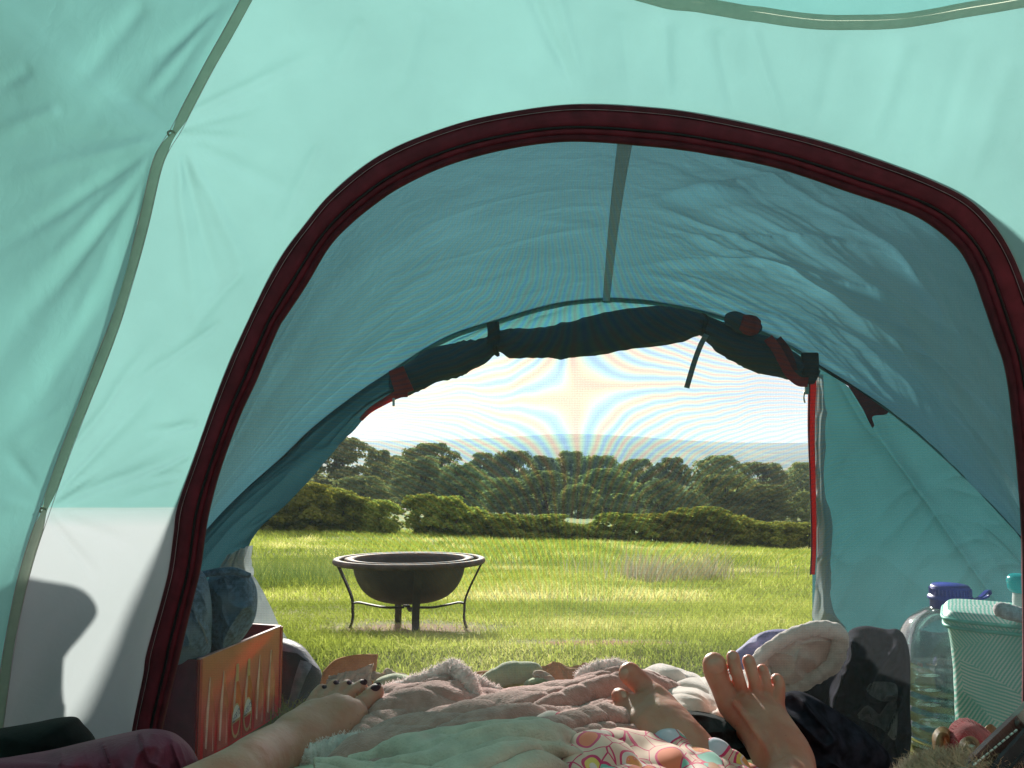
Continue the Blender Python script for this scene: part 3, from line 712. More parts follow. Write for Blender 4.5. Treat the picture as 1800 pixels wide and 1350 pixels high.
# seam tapes along the sewn edges
def tape(name, p, nrm, w, m, amp=.0):
    p = np.asarray(p, float); t = np.gradient(p, axis=0); s = np.cross(t, np.array(nrm, float)*np.ones_like(p)); s /= np.linalg.norm(s, axis=1, keepdims=True)
    w = np.broadcast_to(w, len(p))[:, None]/2; nn = np.array(nrm, float)
    return sheet(name, np.stack([p-s*w*k_+nn*(.0006 if abs(k_) == 1 else .0014) for k_ in (1, .94, .5, 0, -.5, -.94, -1)]), m, tent)
def seamtape(p, w=.014, m=M_seam, name='seam_tape', nrm=(.75, -.66, 0)):
    return tape(name, p, nrm, w, m)
Sp = crm(S3+np.array([.75, -.66, 0])*.011, 300); wv_ = .0145*(.82+.3*noise(np.arange(300)/22., 0*np.arange(300), 5))
i1 = int(np.argmin(np.linalg.norm(Sp-S3[np.argmin(np.hypot(SLw[:, 0]-300, SLw[:, 1]-235))], axis=1))); i2 = int(np.argmin(np.linalg.norm(Sp-S3[np.argmin(np.hypot(SLw[:, 0]-75, SLw[:, 1]-893))], axis=1)))
for i_ in (i1, i2): wv_ *= 1-.55*np.exp(-((np.arange(300)-i_)/4.)**2)
seamtape(Sp, wv_)
for dx_ in (-.0055, .0058):
    q_ = Sp+np.array([dx_*.66*1.2+.0012, dx_*.75*1.2-.0012, 0]); tube('stitching', q_[::2], .0004, M_thread, tent, 4)
seamtape(crm(T3+n0*.008+np.array([0, 0, -.005]), 200), .019, nrm=(0, -.8, -.6))
for i_ in (i1, i2):   # little hook loops that pull the seam to the pole
    p_ = Sp[i_]; tube('hook_loop', [p_+np.array([-.004, -.001, -.003]), p_+np.array([-.005, -.004, .001]), p_+np.array([0, -.005, .003]), p_+np.array([.004, -.003, .001])], .0015, M_seam, tent, 8, n=14)

# maroon zip band round the arch
b0 = onwall(bo[:, 0], bo[:, 1], -.002); b1 = onwall(bi[:, 0], bi[:, 1], -.002)
wob = noise(np.arange(NA)/9., 0*np.arange(NA), 3)-.5
def across(t, lift): 
    q = b0*(1-t)+b1*t; q = q+(b1-b0)*0.02*wob[:, None]*(1 if t > .5 else .4); return q-np.array([0, lift, 0])
prof_ = [(0, 0), (.03, .004), (.16, .0055), (.20, .0035), (.25, .0055), (.52, .006), (.60, .0052), (.64, .0025), (.68, .0045), (.80, .006), (.84, .003), (.90, .005), (.985, .004), (1, 0)]
def bandpart(name, seq, mat):
    Gt = np.stack([across(t, l) for t, l in seq]); back = np.stack([across(t, l-.003) for t, l in seq[::-1]])
    return sheet(name, np.concatenate([Gt, back, Gt[:1]]), mat, tent, sm=True)
bandpart('door_binding', prof_[:4], M_maroon2); bandpart('door_facing', prof_[3:8], M_maroon); bandpart('zip_tape', prof_[7:11], M_maroon); bandpart('door_hem', prof_[10:], M_maroon2)
for t, l in ((.045, .0052), (.185, .0052), (.885, .0056)):
    tube('stitching', across(t, l+.0004), .00035 if t < .8 else .0003, M_thread if t < .8 else M_maroon2, tent, 4)
tube('zip_coil', across(.66, .0045), .0021, pmat('zip_coil', (.012, .006, .008), .5), tent, 6)

# insect mesh door
m, nt, out = newmat('insect_mesh'); n = N(nt)
uvn = n('TexCoord').outputs['UV']; s = n('SeparateXYZ', {0: uvn})
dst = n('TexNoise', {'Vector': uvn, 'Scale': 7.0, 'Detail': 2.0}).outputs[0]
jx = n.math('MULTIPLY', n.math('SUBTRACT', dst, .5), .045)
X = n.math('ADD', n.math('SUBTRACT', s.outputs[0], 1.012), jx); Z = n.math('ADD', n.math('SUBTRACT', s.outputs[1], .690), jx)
ph = n.math('MULTIPLY', n.math('MULTIPLY', X, Z), 2*math.pi/.0030)  # optical moire bands, painted into the mesh's transparent colour
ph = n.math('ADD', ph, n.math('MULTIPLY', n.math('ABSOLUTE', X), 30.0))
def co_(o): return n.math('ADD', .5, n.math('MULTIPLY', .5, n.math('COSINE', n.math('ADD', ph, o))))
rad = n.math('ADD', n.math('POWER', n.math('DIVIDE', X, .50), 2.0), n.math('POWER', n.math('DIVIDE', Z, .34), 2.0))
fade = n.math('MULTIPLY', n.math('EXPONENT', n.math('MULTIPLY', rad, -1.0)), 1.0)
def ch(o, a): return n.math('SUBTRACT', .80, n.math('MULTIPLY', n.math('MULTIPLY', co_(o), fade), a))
# fine weave lines
wl = n.math('SINE', n.math('MULTIPLY', s.outputs[1], 2*math.pi/.0042)); wl2 = n.math('SINE', n.math('MULTIPLY', s.outputs[0], 2*math.pi/.0046))
wl = n.math('ADD', n.math('MULTIPLY', wl, .030), n.math('MULTIPLY', wl2, .015))
wn_ = n('TexNoise', {'Vector': n('Mapping', {'Vector': uvn, 'Scale': (1.0, 3.0, 1.0)}).outputs[0], 'Scale': 300.0, 'Detail': 2.0}).outputs[0]
wl = n.math('ADD', wl, n.math('MULTIPLY', n.math('SUBTRACT', wn_, .5), .22))
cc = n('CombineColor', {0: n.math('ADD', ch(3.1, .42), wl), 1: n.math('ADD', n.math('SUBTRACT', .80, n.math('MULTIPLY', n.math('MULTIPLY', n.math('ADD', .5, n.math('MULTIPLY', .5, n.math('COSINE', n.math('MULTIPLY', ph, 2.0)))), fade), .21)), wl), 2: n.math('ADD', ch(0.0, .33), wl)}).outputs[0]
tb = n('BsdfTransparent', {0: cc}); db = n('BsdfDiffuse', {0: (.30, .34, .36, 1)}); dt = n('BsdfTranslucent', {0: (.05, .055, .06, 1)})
dm = n('MixShader', {0: .5, 1: db.outputs[0], 2: dt.outputs[0]})
ms = n('MixShader', {0: .22, 1: tb.outputs[0], 2: dm.outputs[0]}); nt.links.new(ms.outputs[0], out.inputs[0]); M_net = m
# mesh surface: fan from the band's inner edge to the centre
ie = bi*.85+bo*.15
k = NA//2
Lp = ie[:k]; Rp = ie[::-1][:k]
nu_ = 60; t = np.linspace(0, 1, nu_)
Qn = Lp[:, None]*(1-t)[None, :, None]+Rp[:, None]*t[None, :, None]
Gn = onwall(Qn[..., 0], Qn[..., 1], .004)
Gn[..., 1] += .012*np.sin(t[None]*math.pi)*(fbm(Qn[..., 0]/300, Qn[..., 1]/300, 5, 2)-.3)
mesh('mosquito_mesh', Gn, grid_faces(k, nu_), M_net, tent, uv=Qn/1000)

# porch canopy between the arch and the front hoop
YH = 2.6
HP = [(140, 1260), (220, 1130), (300, 1010), (365, 928), (430, 862), (500, 800), (550, 752), (619, 699), (680, 658), (744, 616), (800, 587), (869, 565), (967, 537), (1050, 526), (1106, 527), (1161, 533), (1230, 547), (1300, 568), (1383, 605), (1436, 640), (1483, 668), (1550, 712), (1580, 735), (1635, 782), (1716, 859), (1798, 949), (1880, 1050), (1960, 1180), (2010, 1290)]
hoop = crm([Pn(a, b, YH) for a, b in HP], 200)
tube('porch_pole', hoop, .009, M_pole, tent, 10)
ca = onwall(bo[:, 0], bo[:, 1], .012)
an = crm(np.r_[[ [ -.62, 1.27, -.62 ] ], ca[8:-8:6], [[ .98, 1.25, -.62 ]]], 200)
# align arch points with hoop points so that the centre seam ties (1095,252) to (1060,524)
def resamp(p, i0, i1, n1, n2): return np.vstack([crm(p[:i0+1], n1), crm(p[i0:], n2)[1:]])
pa = [int(np.argmin(np.hypot(p_[0]-float(Pn(1097, 200, p_[1])[0]), (p_[2]-.45)*.15)+(p_[2] < .3)*9)) for p_ in []]
ia = int(np.argmin([abs(q[0]-Pn(1100, 190, q[1])[0])+(q[2] < .3)*9 for q in an])); ih = int(np.argmin([abs(q[0]-Pn(1060, 526, YH)[0])+(q[2] < .3)*9 for q in hoop]))
an2 = resamp(an, ia, 0, 140, 140); ho2 = resamp(hoop, ih, 0, 140, 140)
mid1 = an2*.66+ho2*.34+np.array([0, 0, .03]); mid2 = an2*.33+ho2*.67+np.array([0, 0, .025])
Gc = crm_rows([an2, mid1, mid2, ho2], 260)
nu2 = Gc.shape[1]
uu, vv = np.meshgrid(np.linspace(0, 1, nu2), np.linspace(0, 1, 260))
wr = smooth(.5, .56, uu)
dc = .005*(ridge(uu*46+vv*20, vv*6, 117)**2-.4)*wr+.004*(ridge(uu*60-vv*34, vv*9, 118)**2-.4)*wr+1.5*(.016*(ridge((uu*9+vv*2.5), vv*1.3-uu*2, 17)**4-.3)+.007*(ridge(uu*24+vv*9, vv*2.5, 18)**3-.3)+.006*(ridge(uu*14-vv*11, vv*2, 19)**3-.3))*wr
dc = dc+(1-wr)*(.006*(fbm(uu*6, vv*6, 33, 3)-.5)+.003*(ridge(uu*10-vv*5, vv*9, 22)**4-.3))
dc = dc+.012*np.exp(-((uu-.5)/.012)**2)*0+.012*(fbm(uu*5, vv*4, 71, 2)-.5)
dc = dc*smooth(0, .30, vv)*smooth(1, .95, vv)*smooth(.0, .02, np.abs(uu-.5)+.004)
sheet('porch_canopy', Gc, M_fly, tent, dc)
cs = Gc[:, 140-1]; tape('canopy_seam', cs+np.array([0, 0, -.010]), (0, 0, -1), .024, pmat('canopy_tape', (.40, .40, .38), .8, .1, 60, .2, 600, trans=.6, tcol=(.55, .50, .46)))

# front of the porch
LE = [(700, 690), (655, 716), (640, 731), (622, 755), (600, 783), (572, 812), (545, 842), (520, 868), (500, 888), (470, 915), (452, 938), (441, 962), (438, 1010), (438, 1060), (438, 1140)]
HL = [(690, 652), (640, 684), (600, 712), (560, 745), (520, 783), (480, 818), (440, 852), (410, 880), (380, 912), (350, 945), (320, 984), (290, 1022), (260, 1070), (220, 1135), (140, 1255)]
YF = YH-.012
def frontloft(name, A, B, mat, nu, nv, disp, Ya=YF, Yb=YF, **k): return loft(name, [[(a, b, Ya) for a, b in A], [((a+c)/2, (b+d)/2, (Ya+Yb)/2-.02) for (a, b), (c, d) in zip(A, B)], [(a, b, Yb) for a, b in B]], nu, nv, mat, tent, disp, **k)
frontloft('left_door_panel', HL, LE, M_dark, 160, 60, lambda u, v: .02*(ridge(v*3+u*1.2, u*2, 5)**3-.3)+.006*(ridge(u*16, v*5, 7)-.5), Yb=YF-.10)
ribbon('red_zip', crm([Pn(a, b, YF-.11) for a, b in [(716, 690), (700, 693), (672, 708), (650, 722), (634, 738)]], 30), np.array([[0, 1., 0]]), np.linspace(.03, .012, 30), .003, M_redz, tent)
# crumpled silver flap hanging at the lower left of the doorway
FA = [(443, 958), (440, 985), (447, 1010), (462, 1040), (478, 1072), (490, 1098), (506, 1124), (520, 1150)]
FB = [(400, 975), (385, 1000), (372, 1030), (360, 1060), (350, 1090), (345, 1120), (340, 1150), (340, 1175)]
frontloft('door_flap', FA, FB, M_grey, 90, 60, lambda u, v: .016*(ridge(u*6+v*2, v*4, 25)**2-.4)+.006*(ridge(u*14-v*6, v*8, 27)-.5), Ya=2.45, Yb=2.4)
# right panel
RT = [(1428, 648), (1440, 643), (1460, 655), (1483, 668), (1515, 690), (1550, 713), (1600, 752), (1635, 782), (1675, 820), (1716, 859), (1760, 906), (1798, 949), (1860, 1025), (1920, 1110), (1960, 1180)]
RBt = [(1428, 1140), (1436, 1140), (1450, 1140), (1470, 1140), (1500, 1140), (1540, 1140), (1590, 1140), (1630, 1140), (1670, 1140), (1710, 1140), (1750, 1140), (1790, 1140), (1840, 1140), (1900, 1115), (1940, 1200)]
def rd(u, v):
    d = .030*(ridge(u*3.2-v*1.7, v*1.0, 41)**3-.3)+.014*(ridge(u*9-v*4, v*2, 42)**3-.3)+.007*(ridge(u*17+v*7, v*4, 43)**2-.4)
    return d*smooth(0, .03, u)
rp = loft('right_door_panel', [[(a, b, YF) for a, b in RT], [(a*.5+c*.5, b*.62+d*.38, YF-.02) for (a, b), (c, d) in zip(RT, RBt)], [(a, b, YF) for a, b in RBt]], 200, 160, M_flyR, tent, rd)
# silver underside strip of the right panel, beside the zip
frontloft('door_facing', [(1436, 652), (1434, 760), (1434, 860), (1436, 960), (1434, 1020), (1430, 1060), (1428, 1085), (1442, 1100)], [(1444, 660), (1452, 740), (1446, 840), (1462, 930), (1458, 1010), (1462, 1050), (1470, 1080), (1490, 1105)], M_grey, 120, 40, lambda u, v: .012*(ridge(v*3+u*2, u*9, 45)**2-.4)*smooth(0, .1, v), Ya=YF-.045, Yb=YF-.05)
zp = crm([Pn(a, b, YF-.055) for a, b in [(1428, 662), (1426, 760), (1429, 860), (1431, 950), (1429, 1010)]], 60)
ribbon('red_zip', zp, np.array([[0, 1., 0]]), np.linspace(.027, .012, 60), .003, M_redz, tent)
tube('zip_coil', zp+np.array([-.009, -.003, 0]), .0024, M_maroon, tent, 6)
box('zip_puller', tuple(P(1418, 684, YF-.06)), (.014, .008, .035), M_metal, tent, .002)
tube('puller_cord', [P(1414, 688, YF-.06), P(1413, 700, YF-.06), P(1415, 708, YF-.06)], .0025, M_metal, tent, 6, n=10)
# maroon triangular reinforcement at the pole corner
tri = np.array([(1490, 676), (1562, 728), (1530, 738), (1538, 775), (1528, 742), (1512, 722)], float)
fr = loft('corner_patch', [[(1486, 672, YF-.07), (1520, 694, YF-.07), (1562, 724, YF-.07)], [(1500, 692, YF-.07), (1522, 712, YF-.07), (1556, 729, YF-.07)], [(1516, 718, YF-.07), (1526, 735, YF-.07), (1534, 732, YF-.07)], [(1528, 738, YF-.07), (1533, 752, YF-.07), (1537, 748, YF-.07)]], 20, 14, M_maroon, tent)
# strip of fly above the rolled door
TA = [(682, 656), (744, 614), (800, 585), (869, 563), (967, 535), (1050, 524), (1106, 525), (1161, 531), (1230, 545), (1300, 566), (1383, 603), (1436, 638)]
TB = [(700, 676), (748, 642), (800, 625), (869, 600), (967, 594), (1050, 585), (1106, 578), (1161, 572), (1230, 568), (1300, 600), (1383, 636), (1428, 660)]
frontloft('door_header', TA, TB, M_fly, 160, 30, lambda u, v: .008*(ridge(u*22+v*3, v*2, 55)**2-.4), Yb=YF+.02)
RL = [(690, 662, 699), (717, 647, 692), (760, 612, 675), (800, 603, 661), (842, 597, 643), (872, 586, 621), (911, 577, 629), (967, 574, 629), (1022, 563, 626), (1090, 545, 617), (1147, 540, 608), (1195, 542, 600), (1236, 556, 587), (1272, 566, 619), (1305, 577, 640), (1344, 590, 657), (1383, 614, 667), (1410, 634, 671), (1434, 645, 674)]
rc = [P(a, (b+c)/2, YF-.06) for a, b, c in RL]; rr2 = [(c-b)/2/FPX*YF for a, b, c in RL]
tube('rolled_door', rc, rr2, M_navy, tent, 40, n=220, disp=lambda s_, th: .010*(ridge(th*1.3+s_*7, s_*9, 81)**2.4-.45)+.005*(ridge(th*3.6+s_*11, s_*12, 82)**2-.4))
for a_, w_, mt in ((872, .03, M_black), (1240, .03, M_black)):
    i_ = min(range(len(RL)), key=lambda k_: abs(RL[k_][0]-a_)); c_ = rc[i_]; r_ = rr2[i_]*1.12
    tube('tie_strap', [c_+Vector((.006*math.sin(q*3), r_*math.cos(q), r_*math.sin(q))) for q in np.linspace(0, 6.4, 26)], .0075, mt, tent, 6)
ribbon('tie_strap', crm([Pn(a, b, YF-.12) for a, b in [(866, 566), (868, 585), (866, 606)]], 10), np.array([[0, 1., 0]]), .04, .003, M_black, tent)
ribbon('tie_strap', crm([Pn(a, b, YF-.13) for a, b in [(1242, 588), (1232, 606), (1222, 632), (1214, 658), (1207, 682)]], 30), np.array([[.3, 1., 0]]), .017, .003, M_strap, tent)
ribbon('red_strap', crm([Pn(a, b, YF-.13) for a, b in [(696, 648), (703, 668), (712, 692)]], 12), np.array([[0, 1., .3]]), np.linspace(.05, .06, 12), .004, M_redz, tent)
box('zip_puller', tuple(P(692, 707, YF-.13)), (.008, .006, .026), M_metal, tent, .002)
# red door zip hanging round the roll on the right, with its dark storm flap
ribbon('red_strap', crm([Pn(a, b, YF-.15) for a, b in [(1350, 594), (1364, 612), (1376, 634), (1388, 656), (1404, 670), (1420, 672)]], 40), np.array([[.2, 1., .2]]), .030, .004, M_redz, tent)
ribbon('red_strap', crm([Pn(a, b, YF-.13) for a, b in [(1366, 596), (1382, 616), (1390, 636), (1394, 652)]], 30), np.array([[.2, 1., .2]]), .028, .004, M_maroon, tent)
tube('storm_flap', [P(1276, 562, YF-.12), P(1290, 562, YF-.13), P(1306, 570, YF-.13), P(1322, 574, YF-.13), P(1334, 578, YF-.12)], [.018, .028, .032, .028, .016], M_navy, tent, 20, n=30)
tube('red_strap', [P(1301, 567, YF-.14), P(1312, 570, YF-.14), P(1324, 573, YF-.14), P(1333, 575, YF-.14)], [.026, .032, .032, .024], M_redz, tent, 20, n=24)
box('toggle', tuple(P(1424, 640, YF-.09)), (.055, .02, .075), M_black, tent, .006)

# groundsheet of the inner tent
M_floor = pmat('groundsheet', (.06, .065, .07), .6, .1, 20, .3, 300)
sheet('groundsheet', crm_rows([np.array([[-1.1, -1.3, -.592], [.2, -1.3, -.592], [1.5, -1.3, -.592]]), np.array([[-.8, 1.22, -.592], [.1, 1.25, -.592], [1.05, 1.2, -.592]])], 10), M_floor, tent)
# ---------- bodies: smooth blended limbs meshed as one continuous surface ----------
class Field:
    def __init__(s, lo, hi, h):
        s.lo = np.array(lo, float); s.h = h; s.n = np.ceil((np.array(hi)-s.lo)/h).astype(int)+1
        s.f = np.full(s.n, 9., np.float32)
    def seg(s, a, b, ra, rb, k=.01, f=None):
        f = s.f if f is None else f
        a = np.array(a, float); b = np.array(b, float); R = max(ra, rb)+k*2.2+.01
        i0 = np.maximum(((np.minimum(a, b)-R-s.lo)/s.h).astype(int), 0); i1 = np.minimum(((np.maximum(a, b)+R-s.lo)/s.h).astype(int)+2, s.n)
        if (i1 <= i0).any(): return
        ax = [(s.lo[d]+s.h*np.arange(i0[d], i1[d])).astype(np.float32) for d in range(3)]
        X = ax[0][:, None, None]-a[0]; Y = ax[1][None, :, None]-a[1]; Z = ax[2][None, None, :]-a[2]
        v = b-a; L = max(float(v@v), 1e-9)
        t = np.clip((X*v[0]+Y*v[1]+Z*v[2])/L, 0, 1)
        d = np.sqrt((X-t*v[0])**2+(Y-t*v[1])**2+(Z-t*v[2])**2)-(ra+(rb-ra)*t)
        sl = tuple(slice(i0[q], i1[q]) for q in range(3)); g = f[sl]
        hh = np.clip(.5+.5*(g-d)/k, 0, 1)
        f[sl] = g*(1-hh)+d*hh-k*hh*(1-hh)
    def chain(s, pts, k=.01, f=None):
        f = s.f if f is None else f
        P_ = np.array([p for p, r in pts]); R = max(r for p, r in pts)+k*2.2+.01
        i0 = np.maximum(((P_.min(0)-R-s.lo)/s.h).astype(int), 0); i1 = np.minimum(((P_.max(0)+R-s.lo)/s.h).astype(int)+2, s.n)
        if (i1 <= i0).any(): return
        q = crm([tuple(p)+(r,) for p, r in pts], max(2, 5*(len(pts)-1)+1)) if len(pts) > 2 else np.array([tuple(p)+(r,) for p, r in pts])
        ax = [(s.lo[d]+s.h*np.arange(i0[d], i1[d])).astype(np.float32) for d in range(3)]; D = None
        for a, b in zip(q[:-1], q[1:]):
            m_ = max(a[3], b[3])+k+.012; j0 = [int(max(0, (min(a[w], b[w])-m_-ax[w][0])/s.h)) for w in range(3)]; j1 = [int(max(0, min(len(ax[w]), (max(a[w], b[w])+m_-ax[w][0])/s.h+2))) for w in range(3)]
            if any(j1[w] <= j0[w] for w in range(3)): continue
            X = ax[0][j0[0]:j1[0], None, None]-a[0]; Y = ax[1][None, j0[1]:j1[1], None]-a[1]; Z = ax[2][None, None, j0[2]:j1[2]]-a[2]
            v = (b-a)[:3]; L = max(float(v@v), 1e-9); t = np.clip((X*v[0]+Y*v[1]+Z*v[2])/L, 0, 1)
            d = np.sqrt((X-t*v[0])**2+(Y-t*v[1])**2+(Z-t*v[2])**2)-(a[3]+(b[3]-a[3])*t)
            if D is None: D = np.full([len(q_) for q_ in ax], 9., np.float32)
            js = tuple(slice(j0[w], j1[w]) for w in range(3)); D[js] = np.minimum(D[js], d)
        if D is None: return
        sl = tuple(slice(i0[w], i1[w]) for w in range(3)); g = f[sl]
        hh = np.clip(.5+.5*(g-D)/k, 0, 1); f[sl] = g*(1-hh)+D*hh-k*hh*(1-hh)
    def merge(s, g, k):
        hh = np.clip(.5+.5*(s.f-g)/k, 0, 1); s.f = s.f*(1-hh)+g*hh-k*hh*(1-hh)
    def surface(s):
        f = s.f; n = f.shape; ins = f < 0
        c = [(i, j, k) for i in (0, 1) for j in (0, 1) for k in (0, 1)]
        cnt = sum(ins[i:n[0]-1+i, j:n[1]-1+j, k:n[2]-1+k].astype(np.int8) for i, j, k in c)
        I = np.argwhere((cnt > 0) & (cnt < 8)); idx = np.full((n[0]-1, n[1]-1, n[2]-1), -1, np.int32)
        idx[I[:, 0], I[:, 1], I[:, 2]] = np.arange(len(I))
        val = {q: f[I[:, 0]+q[0], I[:, 1]+q[1], I[:, 2]+q[2]] for q in c}
        acc = np.zeros((len(I), 3)); w = np.zeros(len(I))
        for q in c:
            for d in range(3):
                if q[d]: continue
                r = tuple(1 if e == d else q[e] for e in range(3)); va, vb = val[q], val[r]
                x = (va < 0) != (vb < 0); t = np.where(x, va/np.where(x, va-vb, 1), 0)
                p = np.array(q, float)[None]+np.eye(3)[d][None]*t[:, None]; acc += p*x[:, None]; w += x
        V = s.lo+s.h*(I+acc/w[:, None]); Q = []
        for d in range(3):
            e1, e2 = [(1, 2), (2, 0), (0, 1)][d]
            sa = [slice(1, m-1) for m in n]; sa[d] = slice(0, n[d]-1); sb = list(sa); sb[d] = slice(1, n[d])
            A = ins[tuple(sa)]; B = ins[tuple(sb)]; E = np.argwhere(A != B); fl = A[E[:, 0], E[:, 1], E[:, 2]]
            off = np.ones(3, int); off[d] = 0; E = E+off
            def g(o1, o2): m_ = E.copy(); m_[:, e1] -= o1; m_[:, e2] -= o2; return idx[m_[:, 0], m_[:, 1], m_[:, 2]]
            q = np.stack([g(1, 1), g(0, 1), g(0, 0), g(1, 0)], -1); q[~fl] = q[~fl][:, ::-1]; Q.append(q)
        Q = np.vstack(Q); return V, Q[(Q >= 0).all(1)]
def J(px, py, Y, r): return (Pn(px, py, Y), r/FPX*Y)      # joint: picture position, distance, radius in px
def skinmat(name, col, red, rough=.5):
    m, nt, out = newmat(name); n = N(nt)
    tc = n('TexCoord').outputs['Object']
    a = n('TexNoise', {'Vector': tc, 'Scale': 22.0, 'Detail': 6.0}).outputs[0]; c = n.ramp(a, [(.3, red), (.55, col), (.8, tuple(min(1, q*1.12) for q in col))])
    fr = n('TexNoise', {'Vector': tc, 'Scale': 170.0, 'Detail': 2.0}).outputs[0]; c = n.mix(n.ramp(fr, [(.70, (0, 0, 0)), (.78, (.5, .5, .5))]), c, tuple(q*.55 for q in red))
    v = n('TexVoronoi', {'Vector': tc, 'Scale': 520.0}).outputs['Distance']; f2 = n('TexNoise', {'Vector': tc, 'Scale': 90.0, 'Detail': 6.0}).outputs[0]
    b1 = n('Bump', {'Height': v, 'Strength': .18, 'Distance': .0006}).outputs[0]; b2 = n('Bump', {'Height': f2, 'Strength': .55, 'Distance': .002, 'Normal': b1}).outputs[0]
    p = n('BsdfPrincipled', {'Base Color': c, 'Roughness': rough, 'Specular IOR Level': .45, 'Normal': b2, 'Subsurface Weight': .55, 'Subsurface Scale': .016})
    p.inputs['Subsurface Radius'].default_value = (1, .28, .14)
    nt.links.new(p.outputs[0], out.inputs[0]); return m
M_skinA = skinmat('skin_tan', (.50, .26, .19), (.46, .18, .12)); M_skinB = skinmat('skin_rosy', (.50, .24, .17), (.46, .15, .10))  # two skin tones, the first slightly less red
M_nail = pmat('toenail_plain', (.50, .27, .20), .3, .08, 60, spec=.5, coat=.2)
M_polish = pmat('nail_polish', (.05, .006, .012), .35, .1, 30, spec=.4)

C_ = lambda x, y, z, r: (np.array((x, y, z)), r)
# person A: only the left shin and foot come into the picture, from the lower left
fa = Field((-.56, .06, -.56), (-.12, 1.14, -.20), .0026)
foot = [
 # ankle, heel, instep
 ([C_(-.45, .12, -.39, .066), C_(-.43, .22, -.37, .060), C_(-.40, .38, -.33, .052), C_(-.345, .60, -.325, .040), J(398, 1380, .78, 55), J(450, 1343, .87, 49), J(500, 1312, .95, 42), J(548, 1287, 1.0, 35), J(592, 1260, 1.03, 26)], .02),
 ([J(536, 1322, .96, 36), J(584, 1292, 1.0, 29), J(624, 1263, 1.04, 20)], .03),
 ([J(500, 1370, 1.0, 36), J(492, 1360, .98, 38)], .03),
 ([J(520, 1290, .98, 32), J(543, 1264, 1.02, 25), J(554, 1256, 1.03, 17)], .02),
 ([J(592, 1262, 1.03, 24), J(622, 1252, 1.05, 18)], .014),
 ([J(585, 1262, 1.03, 22), J(598, 1246, 1.045, 12)], .012), ([J(575, 1258, 1.03, 21), J(584, 1244, 1.045, 12)], .012),
 ([J(560, 1256, 1.02, 20), J(566, 1245, 1.04, 11)], .012), ([J(545, 1256, 1.02, 18), J(550, 1248, 1.03, 11)], .012)]
for ch_, k_ in foot: fa.chain(ch_, k_)
# malleolus and tendons
for a_, b_ in (((520, 1283, .965), (608, 1232, 1.045)), ((510, 1275, .96), (590, 1226, 1.045))): fa.seg(Pn(*a_), Pn(*b_), .0085, .0045, .010)
toesA = np.full_like(fa.f, 9.)
for ch_ in ([J(625, 1246, 1.058, 16), J(642, 1234, 1.072, 15.5), J(653, 1224, 1.082, 16), J(660, 1217, 1.088, 14.5)],
            [J(600, 1234, 1.06, 11), J(618, 1217, 1.078, 10.8), J(630, 1208, 1.088, 10.2), J(636, 1204, 1.092, 9.5)],
            [J(584, 1231, 1.055, 11), J(598, 1215, 1.075, 10.2), J(607, 1206, 1.085, 9.8), J(611, 1204, 1.09, 9)],
            [J(566, 1231, 1.05, 11), J(577, 1215, 1.07, 10), J(585, 1206, 1.08, 9.8), J(589, 1204, 1.085, 9)],
            [J(546, 1238, 1.04, 11), J(556, 1220, 1.06, 9), J(564, 1211, 1.07, 8.2), J(568, 1211, 1.074, 7.5)]):
    fa.chain(ch_, .0014, toesA)
fa.merge(toesA, .004); del toesA
# shin, knee, thigh, hips going out of the frame
V, Fq = fa.surface(); del fa
pA = empty('person', 'second person at the lower left, one bare leg and foot with dark painted toenails', 'person')
bodyA = mesh('body', V, Fq, M_skinA, pA)
bv = bvh_of(bodyA)
for poly, lf in (([(651, 1210), (655, 1204), (662, 1200), (668, 1200), (670, 1205), (667, 1212), (662, 1215), (656, 1214)], .0008), ([(632, 1199), (637, 1194.5), (643, 1194.5), (646, 1199), (643, 1204), (636, 1203)], .0005),
                 ([(609, 1199), (613, 1195.5), (618, 1196), (619, 1200), (616, 1204), (611, 1203)], .0005), ([(585, 1199), (589, 1196), (595, 1196), (597, 1200), (594, 1203), (588, 1203)], .0005), ([(565, 1207), (569, 1204), (574, 1205), (574, 1209), (569, 1211)], .0004)):
    patch('toenail', poly, bv, M_polish, pA, .0005, 6, 24, lift=lf*.3)

# person B (holding the camera): both bare feet, toes up
fb = Field((-.06, -.24, -.64), (.43, 1.10, -.23), .0026)
# right foot
R = [([C_(.19, -.12, -.52, .088), C_(.20, .08, -.45, .072), C_(.27, .30, -.38, .050), C_(.285, .45, -.39, .047), C_(.30, .62, -.40, .036), J(1402, 1425, .82, 44), J(1392, 1372, .93, 42), J(1376, 1330, .97, 40), J(1352, 1292, 1.0, 42), J(1326, 1268, 1.03, 36)], .02),
     ([J(1400, 1395, .98, 45), J(1385, 1360, .99, 44)], .03),
     ([J(1372, 1330, .97, 36), J(1345, 1285, 1.01, 30), J(1300, 1250, 1.04, 26)], .02),
     ([J(1380, 1330, .98, 38), J(1374, 1290, 1.01, 24), J(1362, 1252, 1.04, 19)], .016),
     ([J(1352, 1290, 1.0, 28), J(1318, 1242, 1.04, 16)], .012), ([J(1358, 1290, 1.0, 28), J(1334, 1240, 1.04, 15)], .012), ([J(1364, 1290, 1.0, 26), J(1350, 1244, 1.04, 14)], .012)]
for ch_, k_ in R: fb.chain(ch_, k_)
for a_, b_, r_ in (((1392, 1372, .905), (1290, 1232, 1.022), .004), ((1396, 1360, .915), (1312, 1226, 1.03), .0034), ((1402, 1360, .915), (1332, 1226, 1.03), .004), ((1408, 1358, .925), (1350, 1230, 1.033), .0038)):
    fb.seg(Pn(*a_), Pn(*b_), r_, r_*.8, .010)
